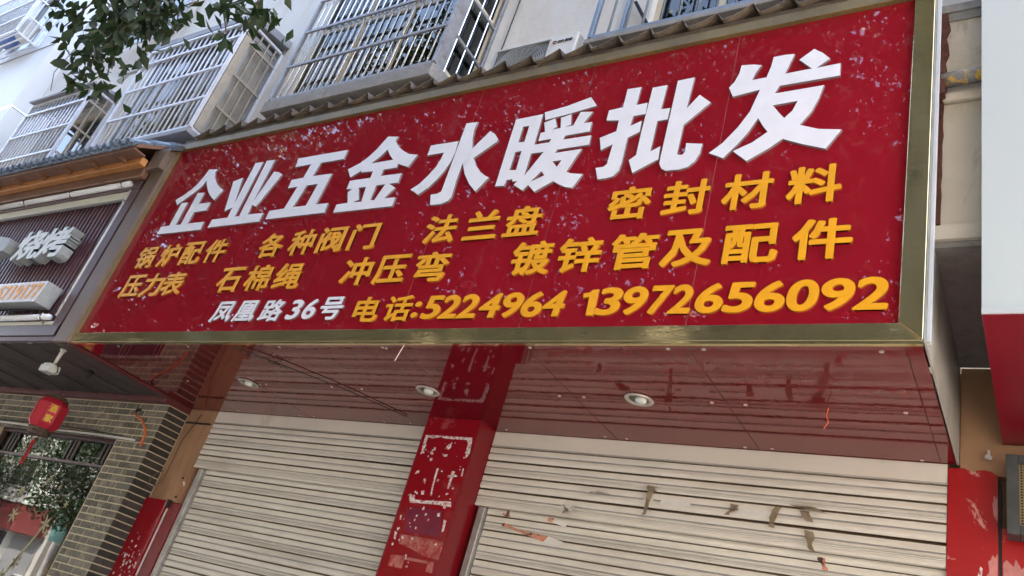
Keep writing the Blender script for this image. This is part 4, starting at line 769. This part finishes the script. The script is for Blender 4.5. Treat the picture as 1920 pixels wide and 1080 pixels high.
# number block
nb = MB(); nb.prism([(-1.70, 3.715), (-.745, 3.705), (-.70, 3.93), (-1.66, 3.935)], -.165, .0, 'y'); nb.build('number_block', LSTEEL, rf, bevel=.004)
MB().prism([(-1.70, 3.717), (-.747, 3.707), (-.702, 3.928), (-1.66, 3.933)], -.171, -.1655, 'y').build('number_face', WLET, rf)
for k, ch in enumerate('5719177'):
    me = glyph(ch, .095 if ch != '1' else .045, .165, .004, (OLET, OLET), .03, .05); link('character', me, rf, (-1.50 + k * .118, -.1765, 3.82))
MB().tube([(-2.0, -.05, 3.70), (-1.2, -.05, 3.695), (-.50, -.05, 3.665)], .007, 5).build('cable', BACKD, rf)
MB().tube([(-1.45, -.05, 3.67), (-1.1, -.05, 3.62), (-.7, -.05, 3.60), (-.52, -.05, 3.60)], .007, 5).build('cable', BACKD, rf)

# dark boarded underside
cs = thing('restaurant_soffit', (-3, .5, 3.34), 'dark brown boarded ceiling under the restaurant sign, with grooves running to the wall', 'soffit')
x = -.035; k = 0
while x > XL:
    w_ = .098; dz = rnd.uniform(-.002, .002) - (.012 if k % 6 in (0,) else 0)
    box('board', SOFB, cs, x - w_, x - .006, -.03, 1.07, 3.338 + dz, 3.351); x -= w_; k += 1
box('backing', BACKD, cs, XL, -.035, -.03, 1.07, 3.352, 3.36)
box('edge_board', LINT, cs, -.033, .012, -.03, 1.384, 3.325, 3.351, .003)
bm_ = thing('maroon_beam', (-3, 1.1, 3.28), 'maroon beam along the top of the grey brick wall', 'beam')
xx = XL
while xx < .0:
    x2 = min(xx + .95, .002); box('segment', LINT, bm_, xx, x2 - .004, 1.075, 1.45, 3.283, 3.345, .004); xx = x2

# ------------------------------------------------------------------ brick wall
bw = thing('brick_wall', (-2, 1.25, .12), 'grey brick shop wall with pale joints around the restaurant window', 'wall')
WX0, WX1, WZ1 = -2.96, -.585, 2.885
mo = MB(); mo.box(WX1, -.008, 1.1465, 1.45, .12, 3.282); mo.box(XL, WX1, 1.147, 1.45, WZ1 + .02, 3.2825); mo.box(XL, WX0, 1.1475, 1.45, .12, WZ1 + .02); mo.build('mortar', MORT, bw)
bh, pit, bl = .0545, .0665, .235
def bmesh_(l, w, m, nm='brick'):
    q = MB().box(-l / 2, l / 2, 0, w, -bh / 2, bh / 2).mesh(nm, m, bevel=.004); return q
bf = {}
def brick(cx, cz, l, m, y=1.140, d=.02, rot=0):
    key = (round(l, 2), m.name, rot)
    if key not in bf: bf[key] = bmesh_(round(l, 2), d, m)
    o = link('brick', bf[key], bw, (cx, y + rnd.uniform(-.002, .002), cz)); o.rotation_euler = (0, rnd.uniform(-.006, .006), rot); return o
nbr = 0; stuff = MB()
rows = int((3.28 - .14) / pit)
for r in range(rows):
    z = 3.28 - pit * (r + .5) - .004
    segs = [(XL, -.004)] if z > WZ1 + .02 else [(WX1 + .004, -.004), (XL, WX0 - .004)]
    for a, c in segs:
        x = c - (bl * .5 if r % 2 else 0); 
        if r % 2:
            pieces = [(c - bl * .5 + .006, c)]
        else: pieces = []
        while x - .01 > a:
            x0 = max(a, x - bl); pieces.append((x0 + .016, x)) if x - x0 > .04 else None; x = x0
        for x0, x1 in pieces:
            if x1 - x0 < .03: continue
            if x0 > -3.3 and z > 1.3 and nbr < 235: brick((x0 + x1) / 2, z, x1 - x0, BRICK); nbr += 1
            else: stuff.box(x0, x1, 1.141, 1.16, z - bh / 2, z + bh / 2)
    # headers on the pier's right face, its shade put into their dark colour
    if z > 1.3:
        key = 'side'
        if key not in bf: bf[key] = MB().box(0, .012, .0, .232, -bh / 2, bh / 2).mesh('brick', BRICKSH, bevel=.003)
        link('brick', bf[key], bw, (-.0065 + rnd.uniform(-.001, .001), 1.146, z))
stuff.build('far_bricks', BRICK, bw, kind='stuff')

# ------------------------------------------------------------------ restaurant window
rwn = thing('restaurant_window', (-1.77, 1.25, .9), 'large reflective shop window with a dark lattice top set in the brick wall', 'window')
f = MB()
f.box(WX0, WX1, 1.20, 1.27, WZ1 - .03, WZ1 + .018); f.box(WX1 - .055, WX1 - .001, 1.201, 1.269, .9, WZ1 - .03); f.box(WX0 + .001, WX0 + .05, 1.201, 1.269, .9, WZ1 - .03); f.box(WX0, WX1, 1.20, 1.27, .85, .9)
f.box(WX0 + .05, WX1 - .055, 1.215, 1.262, 2.60, 2.63)
f.build('frame', mat('window_maroon', (.06, .022, .022), .4), rwn, bevel=.003)
for a, c in ((WX0 + .05, -1.80), (-1.795, WX1 - .056)):
    MB().box(a, c, 1.240, 1.246, .9, 2.60).build('pane', SHOPG, rwn); MB().box(a, c, 1.241, 1.247, 2.63, WZ1 - .03).build('pane', SHOPG, rwn)
lt = mat('lattice_dark', (.05, .04, .035), .5)
for x0 in (-2.75, -1.50, -.86):
    for q in range(3): box('lattice_bar', lt, rwn, x0 + q * .075, x0 + q * .075 + .030, 1.222, 1.238, 2.64, 2.85)
for q in range(2): box('lattice_bar', lt, rwn, -.74, -.66, 1.223, 1.237, 2.44 + q * .06, 2.465 + q * .06)
box('room_back', mat('room_green', (.02, .05, .04), .9), rwn, -4, -.3, 3.2, 3.25, .3, 3.2)
MB().box(-4, -.3, 1.5, 3.2, .25, .3).build('room_floor', DARK, rwn)
# flower decals on the pane
def decal(x, z, s):
    b = MB(); k = 6
    for j in range(k):
        a = 2 * math.pi * j / k + x
        pts = [(x, z), (x + s * .45 * math.cos(a - .35), z + s * .45 * math.sin(a - .35)), (x + s * math.cos(a), z + s * math.sin(a)), (x + s * .45 * math.cos(a + .35), z + s * .45 * math.sin(a + .35))]
        b.prism(pts, 1.2372, 1.2392, 'y')
    b.build('flower_decal', STICK, rwn)
for x, z, s in ((-1.20, 1.98, .10), (-1.11, 1.90, .06), (-1.85, 2.0, .10), (-1.55, 2.40, .05), (-1.28, 2.35, .035), (-1.02, 2.20, .045), (-1.95, 2.25, .06), (-1.36, 1.58, .09), (-1.5, 1.42, .08)): decal(x, z, s)
MB().prism([(-1.20, 1.95), (-1.22, 1.95), (-1.42, 1.55), (-1.50, 1.40), (-1.46, 1.40), (-1.36, 1.58)], 1.2372, 1.2392, 'y').build('flower_decal', STICK, rwn)
# cable, conduit
o = MB().tube([(-3.6, 1.125, 2.935), (-2.5, 1.122, 2.925), (-1.6, 1.12, 2.905), (-.9, 1.122, 2.905), (-.25, 1.125, 2.89)], .011, 6).build('white_cable', WPL, smooth=True); o['label'] = 'white cable running along the bricks just above the restaurant window'; o['category'] = 'cable'
o = MB().tube([(-3.6, 1.130, 2.965), (-2.3, 1.128, 2.955), (-1.2, 1.128, 2.945), (-.5, 1.13, 2.925)], .006, 5).build('black_cable', BLACK); o['label'] = 'thin black cable just above the white cable on the bricks'; o['category'] = 'cable'
oc = thing('conduit', (-.2, 1.1, 3.0), 'bent orange flexible conduit stuck out of the brick pier', 'conduit')
MB().tube([(-.42, 1.10, 3.165), (-.38, 1.09, 3.13), (-.20, 1.07, 3.075), (-.10, 1.07, 3.01), (-.06, 1.08, 2.95), (-.08, 1.10, 2.88), (-.10, 1.12, 2.835)], .012, 8).build('hose', ORPL, oc, True)
MB().tube([(-.42, 1.14, 3.21), (-.425, 1.11, 3.195), (-.42, 1.10, 3.17)], .014, 7).build('black_end', BLACK, oc)

# ------------------------------------------------------------------ lantern
LX, LY, LZ = -1.365, .80, 2.955
ln = thing('red_lantern', (LX, LY, LZ), 'faded red eight sided lantern with gold characters and tassel, before the brick wall', 'lantern')
R_, H_ = .155, .21
def octo(b, rz, n=8, mi=0, cap=True):
    k = len(b.v)
    for r, z in rz: b.v += [(LX + r * math.cos(2 * math.pi * (j + .5) / n - .35), LY + r * math.sin(2 * math.pi * (j + .5) / n - .35), z) for j in range(n)]
    for i in range(len(rz) - 1):
        for j in range(n): b.f.append((k + i * n + j, k + i * n + (j + 1) % n, k + (i + 1) * n + (j + 1) % n, k + (i + 1) * n + j)); b.m.append(mi)
    if cap: b.f += [tuple(k + j for j in range(n))[::-1], tuple(k + (len(rz) - 1) * n + j for j in range(n))]; b.m += [mi, mi]
b = MB(); octo(b, [(R_ * .72, LZ - .155), (R_, LZ - .10), (R_, LZ + .10), (R_ * .72, LZ + .155)]); b.build('paper_body', LANT, ln, bevel=.003)
b = MB()
for j in range(8):
    a = 2 * math.pi * (j + .5) / 8 - .35
    b.tube([(LX + r * math.cos(a), LY + r * math.sin(a), z) for r, z in ((R_ * .73, LZ - .155), (R_ * 1.01, LZ - .10), (R_ * 1.01, LZ + .10), (R_ * .73, LZ + .155))], .0035, 4)
b.build('ribs', mat('lantern_rib', (.30, .012, .02), .5), ln)
b = MB(); octo(b, [(R_ * .60, LZ - .225), (R_ * .74, LZ - .20), (R_ * .70, LZ - .190), (R_ * .78, LZ - .165), (R_ * .74, LZ - .156)], 12); b.build('bottom_band', LANTB, ln)
b = MB(); octo(b, [(R_ * .80, LZ + .156), (R_ * .76, LZ + .175), (R_ * .62, LZ + .185), (R_ * .58, LZ + .20)], 12); b.build('top_band', LANTB, ln)
MB().tube([(LX, LY, LZ + .20), (LX + .01, LY, LZ + .30), (LX, LY, 3.338)], .003, 5).build('string', BLACK, ln)
for fa in range(8):
    a = 2 * math.pi * (fa + 1) / 8 - .35
    if fa not in (3, 7): continue
    for ch, dz in (('酒', .05), ('家', -.055)):
        me = glyph(ch, .075, .08, .003, (LANTG, LANTG), .03); o = link('gold_character', me, ln, (LX + (R_ * .924 + .003) * math.cos(a), LY + (R_ * .924 + .003) * math.sin(a), LZ + dz)); o.rotation_euler = (0, 0, a + math.pi / 2)
MB().tube([(LX, LY, LZ - .225), (LX, LY, LZ - .27)], .004, 5).build('tassel_cord', TREAD, ln)
MB().tube([(LX, LY, LZ - .27), (LX, LY, LZ - .30), (LX, LY, LZ - .33)], .01, 8, rs=[.008, .020, .016]).build('tassel_knot', TREAD, ln, True)
t = MB()
for j in range(22):
    a = j * .9; t.tube([(LX + .010 * math.cos(a), LY + .010 * math.sin(a), LZ - .325), (LX + .014 * math.cos(a), LY + .014 * math.sin(a), LZ - .42), (LX + .016 * math.cos(a) + rnd.uniform(-.004, .004), LY + .016 * math.sin(a), LZ - .52 + rnd.uniform(-.02, .01))], .0025, 4)
t.build('tassel', TREAD, ln)

# ------------------------------------------------------------------ security spotlight under the canopy
sp_ = thing('spotlight', (-.30, .10, 3.34), 'small white adjustable spotlight hanging from the dark canopy corner', 'spotlight')
MB().tube([(-.30, .10, 3.338), (-.30, .10, 3.325)], .030, 12).build('mount', WPL, sp_, True)
MB().tube([(-.30, .10, 3.325), (-.305, .10, 3.28), (-.31, .10, 3.24), (-.315, .10, 3.19)], .016, 10, rs=[.020, .018, .016, .012]).build('arm', WPL, sp_, True)
b = MB()
hx, hy, hz = -.33, .10, 3.135
b.box(hx - .085, hx + .055, hy - .05, hy + .06, hz - .028, hz + .028); b.box(hx - .095, hx - .0851, hy - .055, hy + .065, hz - .033, hz + .033)
h = b.build('housing', mat('lamp_casing', (.58, .56, .48), .35, var=.1), sp_, bevel=.010); 
fb = MB()
for q in range(6): fb.box(hx - .07 + q * .02, hx - .062 + q * .02, hy - .048, hy + .058, hz + .0285, hz + .045)
fb.box(hx - .075, hx + .045, hy - .040, hy + .050, hz - .031, hz - .0285); fb.build('cooling_fins', WPL, sp_)
MB().tube([(-.31, .10, 3.20), (-.27, .12, 3.17), (-.25, .13, 3.12), (-.275, .12, 3.10)], .006, 6).build('bracket', STEEL, sp_)
o = thing('ceiling_nozzle', (-.52, .55, 3.335), 'small dark knob fixed on the dark boarded ceiling, right of the spotlight', 'fitting')
MB().tube([(-.52, .55, 3.336), (-.52, .54, 3.30), (-.50, .52, 3.27)], .02, 10, rs=[.028, .022, .016]).build('knob', BLACK, o, True)

# ================================================================== STREET TREES
def leaf_proto():
    n = 5; vs = []; 
    prof = [(0, 0), (.25, .30), (.5, .40), (.78, .26), (1, 0)]
    for u, h in prof: vs += [(-h * .5, u, .10 * abs(h) - .18 * (u - .4) ** 2), (0, u, -.18 * (u - .4) ** 2), (h * .5, u, .10 * abs(h) - .18 * (u - .4) ** 2)]
    fs = []
    for i in range(n - 1):
        a = 3 * i; fs += [(a, a + 1, a + 4, a + 3), (a + 1, a + 2, a + 5, a + 4)]
    return MB().add(vs, fs)
LFM = leaf_proto().mesh('leaf', LEAF, True)
def leaf_cloud(name, centres, sizes, parent, base, **props):
    """many small folded leaves joined in one mesh; each: two quads meeting at the midrib"""
    N = len(centres); c = np.asarray(centres, 'f')
    d = nrng.normal(size=(N, 3)); d[:, 2] -= .8; d /= np.linalg.norm(d, axis=1)[:, None]
    r = nrng.normal(size=(N, 3)); s = np.cross(d, r); s /= np.linalg.norm(s, axis=1)[:, None]; nn = np.cross(d, s)
    L = np.asarray(sizes)[:, None]; Wd = L * .24
    v = np.stack([c, c + d * L * .45 + s * Wd + nn * L * .08, c + d * L, c + d * L * .45 - s * Wd + nn * L * .08, c + d * L * .5], 1) - np.asarray(base)
    v = v.reshape(-1, 3).astype('f'); k = np.arange(N)[:, None] * 5
    f = np.concatenate([k + np.array([0, 1, 4]), k + np.array([1, 2, 4]), k + np.array([2, 3, 4]), k + np.array([3, 0, 4])], 1).reshape(-1)
    me = bpy.data.meshes.new(name); me.vertices.add(len(v)); me.vertices.foreach_set('co', v.ravel())
    me.loops.add(len(f)); me.loops.foreach_set('vertex_index', f.astype('i')); me.polygons.add(len(f) // 3)
    me.polygons.foreach_set('loop_start', np.arange(0, len(f), 3).astype('i')); me.materials.append(LEAF); me.update(); me.validate()
    o = bpy.data.objects.new(name, me); COL.objects.link(o); WL[o.name] = tuple(base); o.parent = parent
    o.location = Vector(base) - Vector(wloc(parent))
    for a, b_ in props.items(): o[a] = b_
    return o
def street_tree(x, y, label, crown_c, crown_r, nclump, per, seed, gaps=0):
    q = np.random.default_rng(seed); t = thing('street_tree', (x, y, .1), label, 'tree', 'street trees on the pavement')
    tr = MB(); top = Vector((x + .2, y - .1, 3.6)); tr.tube([(x, y, .1), (x + .05, y, 1.2), (x + .12, y - .05, 2.5), tuple(top)], .15, 12, rs=[.19, .155, .14, .13])
    limbs = []
    for k in range(9):
        a = k * 2.4; e = Vector(crown_c) + Vector((crown_r[0] * .65 * math.cos(a), crown_r[1] * .6 * math.sin(a), crown_r[2] * (-.4 + .1 * k)))
        m = top.lerp(e, .5) + Vector((0, 0, .3)); tr.tube([tuple(top - Vector((0, 0, .1))), tuple(m), tuple(e)], .05, 7, rs=[.085, .05, .02]); limbs.append((m, e))
    tr.build('trunk', BARK, t, True)
    d = q.normal(size=(nclump, 3)); d /= np.linalg.norm(d, axis=1)[:, None]; rad = q.random(nclump) ** (1 / 3.2)
    cc = d * rad[:, None] * np.array(crown_r) + np.array(crown_c)
    pts = (cc[:, None, :] + q.normal(size=(nclump, per, 3)) * np.array([.34, .30, .24])).reshape(-1, 3)
    pts = pts[pts[:, 1] < -2.45]
    for g in range(gaps):      # gaps cut along the sign's reflected rays, shaped to put sky flecks in it
        o_ = np.array(crown_c) + q.uniform(-.85, .85, 3) * np.array(crown_r); ax = np.array([-.62, -.52, .50]) + q.normal(size=3) * .22; ax /= np.linalg.norm(ax)
        v_ = pts - o_; dd = np.linalg.norm(v_ - (v_ @ ax)[:, None] * ax, axis=1); pts = pts[dd > q.uniform(.06, .30)]
    leaf_cloud('crown', pts, q.uniform(.13, .22, len(pts)), t, (x, y, .1), kind='stuff')
    return t
T1 = street_tree(1.6, -4.6, 'street tree whose dark leafy branch hangs into the top left of the photo', (-.4, -6.3, 9.2), (5.8, 3.4, 5.2), 1500, 56, 1, 90)
street_tree(8.6, -5.2, 'street tree on the pavement to the right, shading the sign', (7.4, -6.5, 9.4), (4.6, 3.4, 5.2), 1300, 56, 2, 80)
street_tree(-10.5, -6.0, 'street tree on the pavement to the left, along the road', (-10.6, -6.6, 9.0), (4.8, 3.0, 4.8), 1050, 56, 3, 60)
for k, x in enumerate((-40, -29, -20, -12, -4.5, 4)):
    street_tree(x, -15.2, ['tree across the street at the far left', 'tree across the street before the cream building', 'second tree across the street from the restaurant', 'tree across the street facing the restaurant', 'tree across the street left of the red sign', 'tree across the street facing the red sign'][k], (x, -15.0, 6.4), (3.4, 2.2, 2.9), 420, 30, 10 + k)
# the hanging branch
TW = [[(3.23, 4.54), (3.02, 4.45), (2.7, 4.36), (2.42, 4.26), (2.31, 4.11)], [(2.95, 4.61), (2.77, 4.4), (2.74, 4.15), (2.92, 3.9), (2.76, 3.89)], [(3.02, 4.59), (2.97, 4.34), (3.06, 4.08), (3.15, 3.93)], [(3.59, 4.39), (3.65, 4.27), (3.7, 4.16)], [(4.07, 4.22), (4.05, 4.12), (4.06, 4.02)], [(2.42, 4.8), (2.21, 4.62), (2.05, 4.53), (1.98, 4.5)], [(2.73, 4.69), (2.57, 4.51), (2.31, 4.38)], [(3.26, 4.51), (3.26, 4.4), (3.24, 4.24), (3.17, 4.08)], [(3.82, 4.31), (3.8, 4.24), (3.8, 4.19)], [(2.16, 4.89), (1.96, 4.83), (1.91, 4.74)], [(2.88, 4.64), (3.08, 4.35), (3.26, 4.15)]]
br = MB(); root = Vector((2.4, -4.7, 6.2)); hub = Vector((3.0, -2.6, 5.15)); br.tube([tuple(root), (2.8, -3.6, 5.9), tuple(hub)], .03, 7, rs=[.045, .03, .02])
centres = []; twl = []
for tw in TW:
    y0 = -2 + rnd.uniform(-.12, .12); pts = [Vector((x, y0 + rnd.uniform(-.04, .04), z)) for x, z in tw]
    br.tube([tuple(hub), tuple(hub.lerp(pts[0], .6) + Vector((0, 0, .06)))] + [tuple(p) for p in pts], .006, 5, rs=[.012, .009] + [.006, .005, .004, .003, .002][:len(pts)]); twl.append(pts)
wts = [5, 5, 4, 1.5, 2.0, 3, 4, 3.5, 1.0, 1.3, 4]
lp = []
for i in range(760):
    tw = rnd.choices(twl, wts)[0]; j = rnd.randrange(len(tw) - 1); u = rnd.random(); p = tw[j].lerp(tw[j + 1], u)
    p = p + Vector((.015, 0, .05)) + Vector((rnd.gauss(0, .036), rnd.gauss(0, .09), rnd.gauss(0, .03))); lp.append(p)
for tw in twl:
    for k in range(4): lp.insert(0, tw[-1] + Vector((rnd.gauss(0, .012), rnd.gauss(0, .02), rnd.gauss(0, .012))))
br.build('branch', BARK, T1, True)
lp.sort(key=lambda p: p.y)
for p in lp[:290]:
    o = link('leaf', LFM, T1, tuple(p)); s = rnd.uniform(.06, .10); o.scale = (s * 1.45, s, s)
    o.rotation_euler = (rnd.uniform(-2.1, -.7), rnd.uniform(-.9, .9), rnd.uniform(0, 6.28))
leaf_cloud('hidden_leaves', [tuple(p) for p in lp[290:]], [rnd.uniform(.075, .11) for _ in lp[290:]], T1, (2.8, -2, 4.3), kind='stuff')

# ================================================================== ACROSS THE STREET (seen in reflections)
def block(x0, x1, h, wm, label, floors, sign_m):
    t = thing('opposite_building', ((x0 + x1) / 2, -20, 0), label, 'building')
    y = -17.5; box('wall', wm, t, x0, x1, -28, y, 0, h); box('parapet', OPPG, t, x0 - .1, x1 + .1, -28, y + .15, h + .002, h + .5)
    box('fascia', sign_m, t, x0 + .3, x1 - .3, y + .002, y + .5, 3.2, 4.5); box('band', WHITE, t, x0 + .2, x1 - .2, y + .003, y + .3, 4.6, 4.8)
    n = int((x1 - x0) / 3.2); wd = (x1 - x0) / n
    for k in range(n):
        cx = x0 + wd * (k + .5); box('shopfront', DARK if k % 2 else OPPG, t, cx - wd * .4, cx + wd * .4, y + .004, y + .05, .15, 3.1)
        for fl in range(floors):
            z = 5.4 + fl * 3.0
            if z + 1.8 > h: break
            f = box('window', FRAMD, t, cx - 1.0, cx + 1.0, y + .004, y + .06, z, z + 1.6); MB().box(cx - .92, cx - .04, y + .0605, y + .065, z + .08, z + 1.52).box(cx + .04, cx + .92, y + .0605, y + .065, z + .08, z + 1.52).build('pane', DARK, f)
            if (k + fl) % 2 == 0:
                g = MB()
                for b_ in range(11): g.box(cx - 1.05 + b_ * .21, cx - 1.02 + b_ * .21, y + .5, y + .53, z - .15, z + 1.7)
                for zz in (-.15, .45, 1.05, 1.65): g.box(cx - 1.07, cx + 1.08, y + .48, y + .50, z + zz, z + zz + .04)
                g.box(cx - 1.07, cx + 1.08, y + .06, y + .5, z - .2, z - .15); g.build('window_bars', LAMPW, t)
    for k in range(max(2, n // 2)):
        x = x0 + (k + .25) * (x1 - x0) / max(2, n // 2); MB().tube([(x, y + .14, .2), (x, y + .14, h)], .09, 8).build('downpipe', LAMPW, t)
    return t
block(-70, -52, 13, OPPG, 'grey building at the far left across the street', 3, OPPT)
block(-51.5, -34, 15, OPPW, 'pale building across the street with a red fascia', 3, OPPR)
block(-33.5, -19, 12, OPPW, 'cream building across the street with a teal fascia', 3, OPPT)
block(-18.5, -2, 13.5, OPPW, 'pale building across the street facing the restaurant', 3, OPPR)
block(-1.5, 14, 12, OPPW, 'pale building straight across the street from the red sign', 3, OPPT)
block(14.5, 34, 13, OPPG, 'grey building across the street at the right', 3, OPPR)
def car(x, y, label):
    t = thing('parked_car', (x, y, 0), label, 'car', 'cars parked along the far kerb')
    b = MB(); b.prism([(-2.1, .35), (-2.15, .75), (-1.95, .95), (-1.1, 1.0), (-.5, 1.42), (.9, 1.45), (1.6, 1.05), (2.1, .98), (2.2, .6), (2.15, .35)], y - .85, y + .85, 'y')
    b.v = [(vx + x, vy, vz) for vx, vy, vz in b.v]; b.build('body', CARW, t, bevel=.05)
    g = MB(); g.prism([(-1.0, 1.0), (-.5, 1.37), (.85, 1.39), (1.4, 1.03)], y - .857, y + .857, 'y'); g.v = [(vx + x, vy, vz) for vx, vy, vz in g.v]; g.build('window', DARK, t)
    for dx in (-1.35, 1.35):
        for dy in (-.8, .62): MB().tube([(x + dx, y + dy, .32), (x + dx, y + dy + .2, .32)], .32, 16).build('wheel', TYRE, t)
for k, x in enumerate((-44, -38, -31, -25, -12, -5, 3)):
    car(x, -12.9, ['white car parked by the far kerb at the far left', 'white car parked second from the far left', 'white car third from the left by the far kerb', 'white car parked before the cream building', 'white car parked facing the restaurant', 'white car parked left of the street middle', 'white car parked straight across from the sign'][k])
